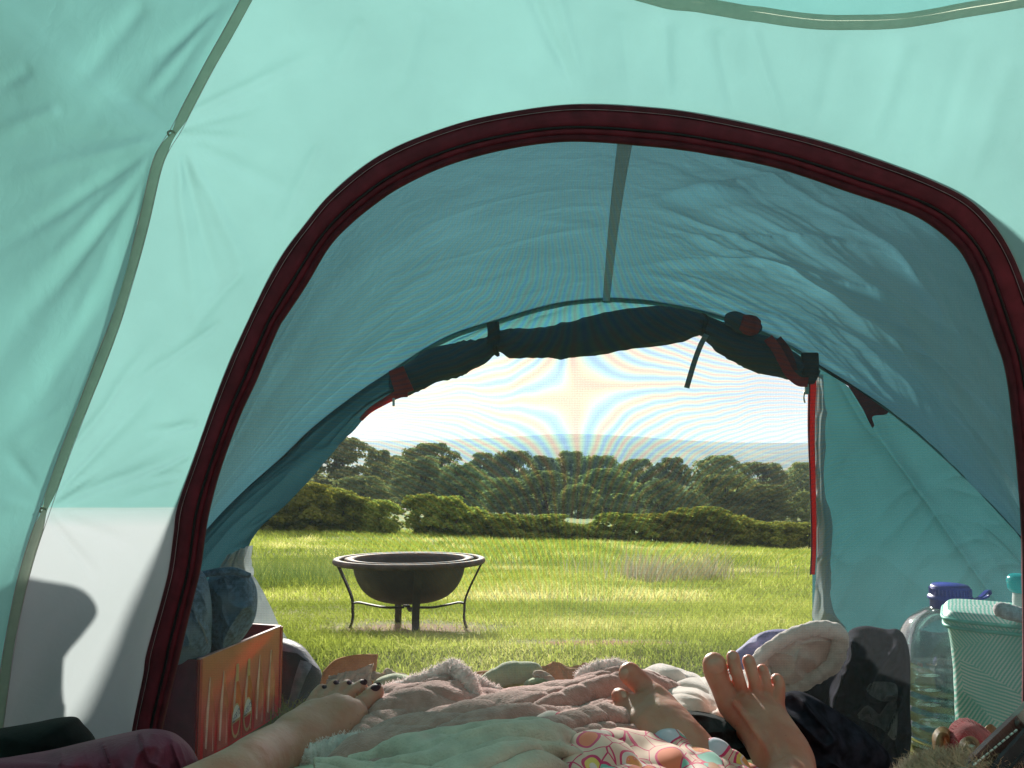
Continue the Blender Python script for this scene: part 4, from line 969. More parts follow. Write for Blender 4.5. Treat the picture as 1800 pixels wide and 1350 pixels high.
for q_ in (((1372, 1330, .925), (1350, 1290, .965), (1332, 1268, .99)), ((1350, 1290, .965), (1318, 1262, .995)), ((1395, 1330, .935), (1378, 1292, .97))):
    for a_, b_ in zip(q_[:-1], q_[1:]): fb.seg(Pn(*a_), Pn(*b_), .0028, .0022, .005)
tb_ = np.full_like(fb.f, 9.)
for ch_ in ([J(1284, 1240, 1.045, 22), J(1268, 1206, 1.055, 19), J(1258, 1182, 1.06, 20), J(1256, 1168, 1.06, 20)],
            [J(1308, 1228, 1.045, 11), J(1298, 1192, 1.045, 10.6), J(1291, 1168, 1.055, 11), J(1288.5, 1155, 1.06, 11.2)],
            [J(1331, 1226, 1.045, 11), J(1325, 1194, 1.045, 10.4), J(1319, 1172, 1.055, 10.8), J(1316, 1162, 1.06, 11)],
            [J(1350, 1230, 1.045, 10.5), J(1347, 1206, 1.045, 9.8), J(1343, 1188, 1.055, 10), J(1340, 1178, 1.06, 10.2)],
            [J(1366, 1240, 1.04, 12), J(1369, 1217, 1.043, 10.8), J(1369, 1204, 1.05, 10.8), J(1366, 1195, 1.054, 10.8)]):
    fb.chain(ch_, .0012, tb_)
# left foot, rolled outwards with curled small toes
Lf = [([C_(.05, -.12, -.52, .085), C_(.06, .08, -.47, .072), C_(.12, .30, -.40, .052), C_(.155, .45, -.41, .048), C_(.20, .62, -.41, .038), J(1255, 1420, .82, 46), J(1232, 1372, .92, 45), J(1200, 1330, .95, 48), J(1170, 1290, .98, 47), J(1150, 1262, 1.01, 36)], .02),
      ([J(1238, 1400, .96, 46), J(1225, 1372, .96, 48)], .03),
      ([J(1215, 1330, .96, 42), J(1190, 1280, .99, 28), J(1166, 1244, 1.02, 24), J(1150, 1226, 1.03, 23)], .02),
      ([J(1190, 1330, .96, 40), J(1140, 1285, .99, 38), J(1112, 1272, 1.01, 26)], .02),
      ([J(1150, 1262, 1.01, 30), J(1118, 1248, 1.02, 22), J(1104, 1246, 1.025, 18)], .014)]
for ch_, k_ in Lf: fb.chain(ch_, k_)
for a_, b_, r_ in (((1222, 1360, .885), (1150, 1232, 1.0), .006), ((1205, 1345, .885), (1130, 1258, .985), .004), ((1190, 1345, .89), (1112, 1266, .99), .004)):
    fb.seg(Pn(*a_), Pn(*b_), r_, r_*.8, .010)
for ch_ in ([J(1150, 1232, 1.03, 22), J(1134, 1210, 1.04, 19), J(1119, 1195, 1.048, 19), J(1107, 1184, 1.052, 19)],
            [J(1124, 1254, 1.02, 15), J(1108, 1238, 1.028, 13), J(1094, 1226, 1.032, 13), J(1088, 1223, 1.038, 13)],
            [J(1110, 1264, 1.015, 14), J(1094, 1253, 1.02, 13), J(1087, 1246, 1.03, 12), J(1088, 1240, 1.045, 11)],
            [J(1112, 1278, 1.01, 13), J(1096, 1268, 1.01, 13), J(1088, 1262, 1.02, 12.5), J(1090, 1256, 1.035, 11)],
            [J(1116, 1290, 1.0, 14), J(1102, 1284, 1.0, 14), J(1096, 1278, 1.01, 13)]):
    fb.chain(ch_, .0018, tb_)
fb.merge(tb_, .0038); del tb_
fb.seg((.19, -.13, -.53), (.05, -.13, -.53), .10, .10, .05)
V, Fq = fb.surface(); del fb
pB = empty('person', 'person holding the camera, two bare feet with toes up in the middle right foreground', 'person')
bodyB = mesh('body', V, Fq, M_skinB, pB); bv = bvh_of(bodyB)
for poly in ([(1243, 1176), (1245, 1162), (1254, 1158), (1266, 1158), (1272, 1166), (1272, 1178), (1262, 1184), (1250, 1183)], [(1090, 1190), (1090, 1182), (1096, 1176), (1103, 1177), (1105, 1185), (1100, 1193), (1094, 1195)],
             [(1281, 1150), (1287, 1146), (1294, 1149), (1294, 1158), (1284, 1159)], [(1309, 1159), (1315, 1154), (1321, 1158), (1321, 1165), (1311, 1165)], [(1334, 1174), (1338, 1170), (1343, 1173), (1343, 1179), (1335, 1180)], [(1362, 1190), (1367, 1187), (1372, 1191), (1371, 1196), (1363, 1196)],
             [(1091, 1215), (1097, 1214), (1101, 1219), (1100, 1226), (1094, 1225)]):
    patch('toenail', poly, bv, M_nail, pB, .0005, 6, 24, lift=.0004)
# ---------- bedding and belongings ----------
M_bed = pmat('mattress_cover', (.30, .31, .30), .85, .1, 20, .3, 400)
M_pink = pmat('dusky_pink_fleece', (.50, .265, .235), .95, .1, 60, 1.0, 380, sheen=.3, col2=(.41, .20, .175))
M_fluff = pmat('white_fluffy_pile', (.92, .78, .76), .95, .1, 90, 1.0, 260, sheen=.4, trans=.3)
M_sage = pmat('sage_velour', (.66, .55, .46), .9, .08, 40, 1.0, 380, sheen=.3, trans=.12)
M_cream = pmat('cream_fleece', (.80, .67, .62), .92, .06, 60, .6, 500, sheen=.5, trans=.12)
M_creamsheet = pmat('cream_sheet', (.62, .58, .46), .9, .08, 30, .3, 400)
M_black_fl = pmat('black_sweatshirt', (.024, .025, .038), .95, .3, 60, .7, 600, spec=.03)
M_print = pmat('worn_grey_print', (.13, .135, .14), .8, .25, 80, .2, 300)
M_char = pmat('charcoal_fleece', (.035, .037, .04), .95, .2, 50, .8, 400, spec=.05)
M_purple = pmat('plum_satin', (.17, .036, .07), .6, .15, 15, .35, 300, spec=.2)
M_lilac = pmat('lilac_cloth', (.28, .26, .50), .75, .2, 30, .4, 300, col2=(.07, .07, .20), trans=.15)
M_denim = pmat('denim', (.15, .24, .37), .95, .25, 120, .9, 700, sheen=.2, patchy=(9, (.25, .34, .45), .5))
M_dst = pmat('denim_thread', (.30, .33, .36), .8)
M_bag = pmat('black_nylon', (.018, .019, .023), .8, .2, 30, .3, 300)
M_baggrey = pmat('grey_quilted_nylon', (.15, .15, .18), .6, .15, 60, .7, 120)
M_tan = pmat('tan_felt', (.42, .23, .08), .95, .12, 60, .5, 400, trans=.25, tcol=(.6, .27, .07))
M_tan2 = pmat('pale_tan_felt', (.55, .42, .32), .95, .12, 60, .5, 400, trans=.2)
M_green = pmat('pale_green_cloth', (.34, .38, .20), .9, .1, 30, .5, 300, sheen=.3)
M_cush = pmat('black_mesh_cloth', (.006, .006, .007), .95, .2, 50, .3, 300)

# air bed under everything
def slab(name, x0, x1, y0, y1, z0, z1, mat, r=.06, lump=.012, sd=1):
    nx, ny = 70, 80; X, Y = np.meshgrid(np.linspace(x0, x1, nx), np.linspace(y0, y1, ny))
    ex = np.minimum(np.minimum(X-x0, x1-X), np.minimum(Y-y0, y1-Y)); k = np.sqrt(np.clip(1-(1-np.clip(ex/r, 0, 1))**2, 0, 1))
    Z = z0+(z1-z0)*(.35+.65*k)+lump*(fbm(X*5, Y*5, sd, 3)-.5)*k
    G = np.stack([X, Y, Z], -1); o = sheet(name, G, mat); m_ = o.modifiers.new('s', 'SOLIDIFY'); m_.thickness = .004; m_.offset = -1
    # skirt
    bo_ = np.concatenate([G[0], G[1:, -1], G[-1, ::-1][1:], G[::-1, 0][1:-1]]); lo_ = bo_.copy(); lo_[:, 2] = z0
    q = np.concatenate([bo_, lo_]); k_ = len(bo_)
    me2 = mesh('bed_side', q, grid_faces(2, k_, True), mat, o)
    return o
bed = slab('air_bed', -.90, 1.04, -1.15, 1.17, -.588, -.455, M_bed)
tag(bed, 'low grey air bed under the blankets in the tent', 'air bed')
sh = loft('bed_sheet', [[(330, 1352, .95), (420, 1345, .98), (500, 1336, .98), (600, 1334, .96), (680, 1332, .95)], [(300, 1372, .85), (420, 1368, .88), (500, 1362, .88), (600, 1356, .87), (700, 1352, .86)], [(260, 1430, .72), (420, 1430, .75), (520, 1425, .75), (640, 1425, .74), (720, 1420, .73)]], 80, 40, M_creamsheet, None,
          lambda u, v: .006*(fbm(u*6, v*5, 3, 3)-.5), thick=.004)
tag(sh, 'crumpled cream bed sheet between the painted-toe foot and the sage blanket', 'sheet')

def fuzz(name, src, n_, ln, w, mat, parent, sd=1, cond=None):
    """short pile: many tiny blades standing on a mesh"""
    me = src.data; r = np.random.default_rng(sd); nv = len(me.vertices); co_ = np.empty(nv*3, np.float32); me.vertices.foreach_get('co', co_); co_ = co_.reshape(-1, 3)
    no = np.empty(nv*3, np.float32); me.vertices.foreach_get('normal', no); no = no.reshape(-1, 3)
    if cond is not None: ids = np.where(cond(co_))[0]
    else: ids = np.arange(nv)
    i = ids[r.integers(len(ids), size=n_)]; j = np.clip(i+1, 0, nv-1)
    t = r.random((n_, 1)); p = co_[i]*(1-t)+co_[j]*t; bad = np.linalg.norm(co_[i]-co_[j], axis=1) > .03; p[bad] = co_[i][bad]
    p = p+r.normal(size=(n_, 3))*.0015
    d = no[i]+r.normal(size=(n_, 3))*.45; d /= np.linalg.norm(d, axis=1, keepdims=True); l = ln*(.5+r.random((n_, 1)))
    a = np.cross(d, r.normal(size=(n_, 3))); a /= np.linalg.norm(a, axis=1, keepdims=True)
    c = np.cross(d, a)*l*.35*r.normal(size=(n_, 1))
    V = np.stack([p-a*w/2, p+a*w/2, p+d*l*.6+c*.5+a*w/3, p+d*l*.6+c*.5-a*w/3, p+d*l+c], 1).reshape(-1, 3)
    b = np.arange(n_)[:, None, None]*5; Fq = (b+np.array([[0, 1, 2], [0, 2, 3], [3, 2, 4]])[None]).reshape(-1, 3)
    return mesh(name, V, Fq, mat, parent, sm=False)
def fold2(u, v, fr, tilt, sd, sharp=1.6, st=.22): return ridge(u*fr*st+3*sd, (v+tilt*u+.06*np.sin(u*7+sd))*fr, sd)**sharp-.4
def fold(u, v, fr, sl, sd, sharp=1.6): return ridge(u*fr*.35+sl*v, v*fr+sl*u*fr*.6, sd)**sharp-.4

# dusky pink fleece blanket
bl = empty('fleece_blanket', 'dusky pink fleece blanket with white fluffy underside lying across the bed foot', 'blanket')
pk = loft('fleece', [
 [(600, 1262, 1.24), (640, 1248, 1.25), (690, 1236, 1.25), (760, 1222, 1.25), (800, 1210, 1.26), (860, 1232, 1.26), (960, 1226, 1.26), (1060, 1216, 1.26), (1120, 1212, 1.26), (1200, 1235, 1.25)],
 [(600, 1250, 1.18), (645, 1236, 1.19), (690, 1214, 1.20), (750, 1196, 1.19), (795, 1180, 1.19), (850, 1212, 1.20), (960, 1201, 1.20), (1060, 1184, 1.19), (1120, 1186, 1.19), (1200, 1215, 1.20)],
 [(590, 1275, 1.12), (630, 1262, 1.12), (680, 1232, 1.10), (750, 1216, 1.10), (800, 1222, 1.10), (850, 1224, 1.12), (960, 1214, 1.12), (1060, 1198, 1.12), (1130, 1200, 1.12), (1210, 1240, 1.10)],
 [(560, 1320, 1.0), (600, 1300, 1.0), (640, 1266, 1.0), (740, 1246, 1.0), (800, 1244, 1.0), (860, 1244, 1.0), (960, 1240, 1.0), (1060, 1238, 1.02), (1110, 1262, 1.02), (1180, 1300, 1.0)],
 [(490, 1365, .90), (560, 1345, .90), (620, 1316, .89), (720, 1296, .89), (800, 1286, .88), (860, 1278, .88), (960, 1280, .89), (1040, 1300, .90), (1090, 1330, .92), (1150, 1360, .92)],
 [(470, 1420, .80), (560, 1410, .80), (640, 1392, .80), (740, 1380, .80), (800, 1375, .80), (860, 1372, .80), (960, 1400, .80), (1040, 1410, .80), (1100, 1430, .80), (1150, 1440, .80)]],
 260, 200, M_pink, bl, lambda u, v: .022*fold2(u, v, 5.5, .45, 7, 2.4)*smooth(0, .25, v)+.013*fold2(u, v, 10, .8, 8, 2.6)*smooth(.05, .25, v)+.005*fold2(u, v, 17, -.4, 9, 1.6, .3)*smooth(.05, .25, v)+.0012*(noise(u*300, v*200, 4)-.5), thick=.006)
def fluffy(pts, r, sd, nf=5000):
    o = tube('fluffy_edge', pts, r, M_fluff, bl, 26, n=120, disp=lambda s_, th: .0045*(noise(s_*46, th*2.4+3, sd)-.5)+.002*(noise(s_*130, th*7, sd+1)-.5))
    f = fuzz('pile', o, nf, .0032, .0007, M_fluff, o, sd); return o
fluffy([P(610, 1246, 1.15), P(640, 1238, 1.16), P(670, 1225, 1.17), P(705, 1212, 1.17), P(750, 1194, 1.17), P(780, 1179, 1.175), P(797, 1171, 1.18), P(806, 1174, 1.175)], [.010, .011, .012, .012, .011, .011, .010, .007], 31)
fluffy([P(800, 1176, 1.165), P(812, 1188, 1.15), P(822, 1204, 1.14), P(828, 1218, 1.13), P(834, 1228, 1.12)], [.010, .013, .014, .012, .008], 33, 3000)
fluffy([P(826, 1196, 1.18), P(845, 1206, 1.18), P(858, 1214, 1.18), P(880, 1218, 1.18)], [.009, .011, .010, .006], 35, 2000)
fluffy([P(1015, 1196, 1.17), P(1035, 1185, 1.17), P(1060, 1178, 1.17), P(1090, 1177, 1.17), P(1110, 1186, 1.17)], [.008, .012, .013, .013, .010], 37, 3000)
fluffy([P(500, 1340, .93), P(560, 1330, .935), P(620, 1318, .94), P(665, 1318, .94), P(690, 1326, .93)], [.008, .016, .018, .016, .008], 39, 4000)

# sage green blanket in front
sg = loft('sage_blanket', [
 [(560, 1352, .90), (655, 1336, .90), (700, 1312, .90), (760, 1294, .90), (840, 1282, .90), (900, 1276, .90), (950, 1274, .90), (990, 1290, .90), (1020, 1312, .90), (1040, 1352, .89)],
 [(556, 1350, .87), (652, 1330, .87), (700, 1302, .87), (760, 1284, .87), (840, 1273, .87), (900, 1267, .87), (950, 1264, .87), (995, 1280, .87), (1027, 1304, .87), (1045, 1345, .86)],
 [(556, 1362, .83), (655, 1345, .83), (712, 1322, .82), (780, 1308, .82), (840, 1300, .81), (900, 1294, .81), (945, 1294, .81), (985, 1306, .81), (1015, 1328, .82), (1036, 1365, .82)],
 [(560, 1372, .80), (660, 1362, .80), (740, 1338, .79), (800, 1318, .79), (850, 1306, .79), (900, 1300, .79), (940, 1306, .79), (975, 1324, .79), (1000, 1345, .80), (1025, 1380, .80)],
 [(570, 1390, .76), (680, 1378, .76), (760, 1350, .75), (810, 1334, .75), (850, 1326, .75), (900, 1322, .75), (935, 1330, .75), (960, 1350, .75), (985, 1372, .76), (1010, 1400, .76)],
 [(580, 1420, .70), (690, 1410, .70), (770, 1396, .70), (820, 1390, .70), (860, 1388, .70), (900, 1388, .70), (935, 1392, .70), (960, 1400, .70), (985, 1410, .70), (1010, 1430, .70)]],
 240, 180, M_sage, None, lambda u, v: .024*(ridge(u*1.6, (v+.25*(u-.5)**2*4)*6.5, 91)**2.6-.35)*1.2*smooth(.12, .3, v)+.007*(ridge(u*3, (v+.5*(u-.5)**2*4)*12, 92)**2-.4)*smooth(.1, .3, v)+.002*(noise(u*30, v*3, 93)-.5), thick=.005)
tag(sg, 'sage green velour blanket folded over itself at the bottom middle', 'blanket')
fuzz('pile', sg, 9000, .0022, .0004, M_sage, sg, 5, cond=lambda c: c[:, 1] > .77)

# retro floral cotton cloth
m, nt, out = newmat('floral_cotton'); n = N(nt)
uvn = n('TexCoord').outputs['UV']
nz = n('TexNoise', {'Vector': uvn, 'Scale': 9.0}).outputs[1]
wp = n('Mix', data_type='RGBA', blend_type='LINEAR_LIGHT'); wp.inputs[0].default_value = .012; nt.links.new(uvn, wp.inputs[6]); nt.links.new(nz, wp.inputs[7]); uw = wp.outputs[2]
v1 = n('TexVoronoi', {'Vector': uw, 'Scale': 22.0}, feature='F1'); v2 = n('TexVoronoi', {'Vector': uw, 'Scale': 22.0}, feature='DISTANCE_TO_EDGE')
cs_ = n('SeparateColor', {0: v1.outputs['Color']}).outputs
base = n.ramp(cs_[0], [(0, (.75, .55, .50)), (.22, (.62, .45, .55)), (.40, (.22, .48, .40)), (.52, (.80, .66, .62)), (.68, (.70, .62, .72)), (.80, (.85, .20, .10)), (.92, (.85, .55, .12))], 'CONSTANT')
v3 = n('TexVoronoi', {'Vector': uw, 'Scale': 110.0}, feature='F1')
dots = n.ramp(v3.outputs['Distance'], [(.0, (.95, .50, .45)), (.32, (.85, .18, .12)), (.5, (.9, .35, .12))])
inner = n.math('LESS_THAN', v1.outputs['Distance'], .36); isf = n.math('GREATER_THAN', cs_[1], .60)
c = n.mix(n.math('MULTIPLY', inner, isf), base, dots)
ring = n.math('LESS_THAN', n.math('ABSOLUTE', n.math('SUBTRACT', v1.outputs['Distance'], .37)), .03)
c = n.mix(n.math('MULTIPLY', ring, isf), c, (.9, .62, .60))
c = n.mix(n.math('GREATER_THAN', v1.outputs['Distance'], .56), c, (.80, .52, .42)); c = n.mix(n.math('LESS_THAN', n.math('ABSOLUTE', n.math('SUBTRACT', v1.outputs['Distance'], .55)), .04), c, (.70, .03, .14)); c = n.mix(n.math('LESS_THAN', v2.outputs['Distance'], .02), c, (.70, .03, .14))
p = n('BsdfPrincipled', {'Base Color': c, 'Roughness': .85, 'Sheen Weight': .2}); t_ = n('BsdfTranslucent', {0: c}); s_ = n('MixShader', {0: .15, 1: p.outputs[0], 2: t_.outputs[0]})
nt.links.new(s_.outputs[0], out.inputs[0]); M_floral = m
flr = [[(925, 1290, .97), (960, 1272, .97), (1000, 1262, .97), (1045, 1262, .97), (1090, 1285, .97), (1140, 1300, .96), (1200, 1296, .96), (1240, 1302, .96), (1280, 1320, .95), (1330, 1362, .94)],
 [(925, 1282, .95), (955, 1262, .94), (985, 1251, .94), (1040, 1252, .94), (1085, 1276, .94), (1140, 1290, .94), (1200, 1286, .94), (1235, 1296, .94), (1275, 1313, .93), (1325, 1352, .92)],
 [(930, 1310, .90), (960, 1290, .90), (995, 1276, .89), (1045, 1278, .89), (1085, 1298, .89), (1140, 1318, .90), (1200, 1312, .90), (1235, 1320, .90), (1270, 1336, .89), (1318, 1372, .88)],
 [(935, 1350, .85), (970, 1330, .84), (1005, 1308, .84), (1050, 1308, .84), (1090, 1322, .84), (1140, 1345, .84), (1200, 1350, .84), (1235, 1352, .84), (1270, 1365, .84), (1310, 1395, .83)],
 [(940, 1400, .78), (980, 1388, .78), (1010, 1372, .77), (1050, 1362, .77), (1095, 1366, .77), (1140, 1385, .77), (1200, 1395, .77), (1235, 1400, .77), (1270, 1405, .77), (1305, 1420, .77)]]
fG = crm_rows([crm([Pn(*p_) for p_ in r_], 260) for r_ in flr], 110)
fu, fv = topx(fG)
uvf = np.stack([fu/1000*1.0, (fG[..., 1]*1.15+fG[..., 2]*.6)], -1)
uu, vv = np.meshgrid(np.linspace(0, 1, 260), np.linspace(0, 1, 110))
fl = sheet('floral_cloth', fG, M_floral, None, .007*(ridge(uu*9-vv*3, vv*3+uu*2, 101)**2-.4)+.012*(ridge(uu*4+vv*2.5, vv*1.5, 102)**2-.4), thick=.003, uv=uvf)
tag(fl, 'retro floral cotton cloth in pink, orange and green, bunched under the two feet', 'cloth')

# charcoal fleece between the feet
ch1 = pillow('charcoal_blanket', [(1150, 1262), (1190, 1250), (1240, 1252), (1290, 1270), (1330, 1300), (1340, 1330), (1290, 1335), (1230, 1318), (1170, 1300)], 1.06, .05, M_char, None, lambda x, y: .022*(ridge(x/34., y/26., 111)**1.5-.4), pw=.5)
tag(ch1, 'charcoal fleece bundle seen between the two bare feet', 'blanket')

# cream fleece garment: body and hood
cg = empty('cream_fleece_jacket', 'cream fleece hooded jacket crumpled behind the right bare foot', 'jacket')
loft('jacket_body', [
 [(1120, 1205, 1.30), (1160, 1192, 1.30), (1220, 1195, 1.30), (1290, 1205, 1.30), (1350, 1190, 1.31)],
 [(1118, 1190, 1.24), (1150, 1178, 1.24), (1180, 1178, 1.24), (1245, 1188, 1.24), (1300, 1180, 1.24), (1350, 1160, 1.25)],
 [(1120, 1215, 1.16), (1160, 1208, 1.16), (1230, 1206, 1.16), (1290, 1200, 1.16), (1360, 1195, 1.18)],
 [(1130, 1245, 1.08), (1180, 1240, 1.08), (1230, 1236, 1.08), (1290, 1240, 1.09), (1370, 1225, 1.13)],
 [(1150, 1290, 1.04), (1190, 1275, 1.03), (1230, 1268, 1.03), (1290, 1280, 1.04), (1370, 1250, 1.10)]], 150, 110, M_cream, cg,
 lambda u, v: .022*fold2(u, v, 4, .9, 121)+.010*fold2(u, v, 9, -.8, 122, 1.6, .35), thick=.005)
hoodo = [(1316, 1168), (1330, 1150), (1362, 1126), (1394, 1106), (1430, 1098), (1462, 1100), (1482, 1110), (1488, 1132), (1480, 1160), (1466, 1184), (1438, 1200), (1404, 1214), (1376, 1222), (1340, 1216)]
pillow('hood', hoodo, 1.27, .040, M_cream, cg, lambda x, y: .017*(ridge((x*.8-y*.9)/42., (y*.9+x*.2)/30., 131)**1.6-.4)+.006*(ridge(x/17., y/23., 132)-.5))
hr = [Pn(a, b, 1.235) for a, b in [(1322, 1186), (1330, 1160), (1362, 1134), (1396, 1114), (1430, 1105), (1458, 1107), (1474, 1118), (1474, 1140), (1466, 1164), (1448, 1182), (1416, 1200), (1386, 1214), (1352, 1226)]]
tube('hood_rim', hr, [.007, .009, .010, .010, .011, .013, .014, .013, .012, .011, .011, .010, .008], M_cream, cg, 20, n=160, disp=lambda s_, th: .0030*(noise(s_*60, th*1.2, 133)-.5)+.002*(noise(s_*18, th, 134)-.5))
# lilac cloth beyond
li = pillow('lilac_cloth', [(1276, 1176), (1290, 1148), (1305, 1135), (1325, 1118), (1350, 1108), (1378, 1106), (1400, 1112), (1400, 1150), (1350, 1175), (1300, 1190)], 1.36, .035, M_lilac, None, lambda x, y: .014*(ridge(x/30., y/22., 141)-.5))
tag(li, 'small lilac and navy cloth behind the cream hood', 'cloth')

# black hooded sweatshirt
hd = empty('black_sweatshirt', 'black sweatshirt with faded grey print heaped between the cream hood and the water bottle', 'sweatshirt')
hs1 = pillow('sweatshirt_body', [(1385, 1262), (1396, 1210), (1450, 1176), (1484, 1130), (1494, 1108), (1520, 1100), (1548, 1104), (1562, 1106), (1578, 1106), (1592, 1122), (1600, 1160), (1600, 1240), (1600, 1320), (1570, 1420), (1470, 1430), (1400, 1420), (1375, 1340)], 1.35, .075, M_black_fl, hd,
 lambda x, y: .055*(ridge((x+y*.45)/62., (y-x*.3)/150., 151)**2.2-.35)+.020*(ridge((x-y*.3)/30., y/60., 152)**2.2-.35), nt=240, nr=70)
pillow('sleeve', [(1340, 1265), (1368, 1226), (1410, 1216), (1490, 1262), (1545, 1305), (1570, 1345), (1560, 1420), (1440, 1430), (1360, 1420), (1330, 1330)], 1.10, .06, M_black_fl, hd,
 lambda x, y: .034*(ridge((x-y)/52., (y+x)/170., 153)**2.2-.35)+.006*(noise(x/14., y/20., 154)-.5), nt=200, nr=60)
bv = bvh_of(hs1)
patch('grey_print', [(1522, 1212), (1530, 1201), (1545, 1198), (1575, 1203), (1576, 1232), (1560, 1233), (1548, 1232), (1530, 1222)], bv, M_print, hd, .0015, 10, 50)
patch('grey_print', [(1510, 1252), (1525, 1240), (1545, 1255), (1556, 1258), (1560, 1236), (1576, 1236), (1574, 1300), (1548, 1280), (1508, 1262)], bv, M_print, hd, .0015, 10, 60)

dj = pillow('dark_jacket', [(1560, 1430), (1560, 1200), (1575, 1135), (1605, 1108), (1650, 1112), (1720, 1106), (1790, 1112), (1850, 1200), (1850, 1430)], 1.86, .06, M_char, None, lambda x, y: .02*(ridge(x/40., y/50., 158)-.5))
tag(dj, 'dark jacket on the ground seen through the clear water bottle', 'jacket')
# big clear water bottle
def clear(name, tint, gl=.12, rough=.06, body=.13):
    m, nt, out = newmat(name); n = N(nt)
    t = n('BsdfTransparent', {0: (*tint, 1)}); g = n('BsdfGlossy', {0: (1, 1, 1, 1), 1: rough}); d = n('BsdfDiffuse', {0: (.5, .6, .6, 1)})
    lw = n('LayerWeight', {0: .30}); f = n.math('ADD', n.math('MULTIPLY', lw.outputs[0], .8), gl)
    a = n('MixShader', {0: body, 1: t.outputs[0], 2: d.outputs[0]}); s = n('MixShader', {0: f, 1: a.outputs[0], 2: g.outputs[0]})
    nt.links.new(s.outputs[0], out.inputs[0]); return m
M_clear = clear('clear_plastic', (.90, .95, .95)); M_water = clear('water', (.80, .90, .89), .04, .02, .08)
M_blue = pmat('blue_plastic', (.015, .035, .34), .35, .08, 30, spec=.5)
Yb = 1.62; bc = P(1673, 1100, Yb); zt_ = lambda py: float(Pn(1673, py, Yb)[2]); k_ = Yb/FPX
wb = empty('water_bottle', 'large clear water bottle with blue cap and carry loop beside the cool bag', 'water bottle', loc=(bc.x, Yb, 0))
zb = -.588; rbd = 92*k_
pf = [(.0, zb+.012), (rbd*.6, zb+.004), (rbd*.93, zb), (rbd, zb+.02)]
for i in range(4):
    z_ = zb+.012+i*.029; pf += [(rbd, z_), (rbd-.004, z_+.010), (rbd, z_+.020)]
pf += [(rbd, zt_(1172)), (rbd*.985, zt_(1150)), (rbd*.90, zt_(1120)), (rbd*.72, zt_(1092)), (rbd*.46, zt_(1074)), (31*k_, zt_(1066)), (30*k_, zt_(1040))]
lathe('bottle_body', crm(pf, 140), M_clear, wb, 64)
wl_ = zt_(1180); pw_ = [(0, zb+.016), (rbd*.9, zb+.006)]+[(min(a, rbd)-.005, z) for a, z in pf[3:] if z < wl_-.005]+[(rbd-.006, wl_), (0, wl_+.0005)]
lathe('water', pw_, M_water, wb, 64)
zc = zt_(1068); cr_ = 33*k_
cap = lathe('cap', [(0, zt_(1028)), (cr_*.86, zt_(1028)), (cr_*.92, zt_(1031)), (cr_*.97, zt_(1045)), (cr_, zt_(1046)), (cr_*1.08, zt_(1049)), (cr_*1.08, zt_(1053)), (cr_*.98, zt_(1055)), (cr_*.98, zc), (cr_*.9, zc)], M_blue, wb, 48)
for i in range(36):
    a = i/36*6.283; box('ridge', (cr_*.97*math.cos(a), cr_*.97*math.sin(a), zt_(1039)), (.0018, .0018, .012), M_blue, cap)
lp = [(cr_*.2, -cr_*1.05, zt_(1052)), (cr_*1.1, -cr_*.7, zt_(1046)), (cr_*1.75, -.01, zt_(1038)), (cr_*2.1, .004, zt_(1040)), (cr_*2.15, .008, zt_(1047)), (cr_*1.8, .006, zt_(1053)), (cr_*1.1, .004, zt_(1055)), (cr_*.6, .0, zt_(1056))]
ribbon('carry_loop', crm(lp, 50), np.array([[0, .2, 1.]]), .008, .0035, M_blue, wb)
# moulded grips that catch the light
for py in (1187, 1213, 1239, 1265):
    c_ = P(1634, py, Yb-rbd*.98); tube('moulded_grip', [Vector((c_.x-bc.x+d_, c_.y-Yb-.001, c_.z)) for d_ in (-.020, -.008, .008, .020)], [.001, .0034, .0034, .001], M_clear, wb, 10, n=14)

# mint palm-print cool bag
m, nt, out = newmat('palm_print'); n = N(nt)
g = n('TexCoord').outputs['Object']; v = n('TexVoronoi', {'Vector': g, 'Scale': 11.0}, feature='F1'); vs = n('SeparateColor', {0: v.outputs['Color']}).outputs
def wav(rot, sc):
    mp = n('Mapping', {'Vector': g, 'Rotation': rot}).outputs[0]; return n('TexWave', {'Vector': mp, 'Scale': sc, 'Distortion': 1.6, 'Detail': 1.0, 'Detail Scale': .8}).outputs[0]
w1 = wav((0, .7, 0), 64.0); w2 = wav((0, -.55, 0), 60.0); w3 = wav((0, 1.4, .3), 56.0)
a = n.mix(n.math('GREATER_THAN', vs[0], .38), w1, w2); a = n.mix(n.math('GREATER_THAN', vs[1], .72), a, w3)
c = n.ramp(a, [(.30, (.22, .62, .52)), (.75, (.80, .86, .82))])
big = n('TexNoise', {'Vector': g, 'Scale': 16.0}).outputs[0]; c = n.mix(n.ramp(big, [(.45, (0, 0, 0)), (.75, (.75, .75, .75))]), c, (.20, .62, .52))
p = n('BsdfPrincipled', {'Base Color': c, 'Roughness': .45}); t_ = n('BsdfTranslucent', {0: c}); s_ = n('MixShader', {0: .2, 1: p.outputs[0], 2: t_.outputs[0]}); nt.links.new(s_.outputs[0], out.inputs[0]); M_palm = m
M_mint = pmat('mint_piping', (.12, .52, .42), .5, .1, 50, .2, 300)
Yc = 1.36; cc_ = P(1828, 1200, Yc); cb = empty('cool_bag', 'mint and white palm-print cool bag at the right edge', 'cool bag', loc=(cc_.x, Yc+.07, 0)); cb.rotation_euler = (0, 0, -.52)
zt2 = float(Pn(1740, 1104, Yc)[2]); hw = (1790-1690)*Yc/FPX
def rr_box(w0, d0, seg=48): th = np.linspace(0, 6.2832, seg, endpoint=False); k = (np.abs(np.cos(th))**6+np.abs(np.sin(th))**6)**(-1/6); return np.stack([w0*np.cos(th)*k, d0*np.sin(th)*k], -1)
rows_ = []
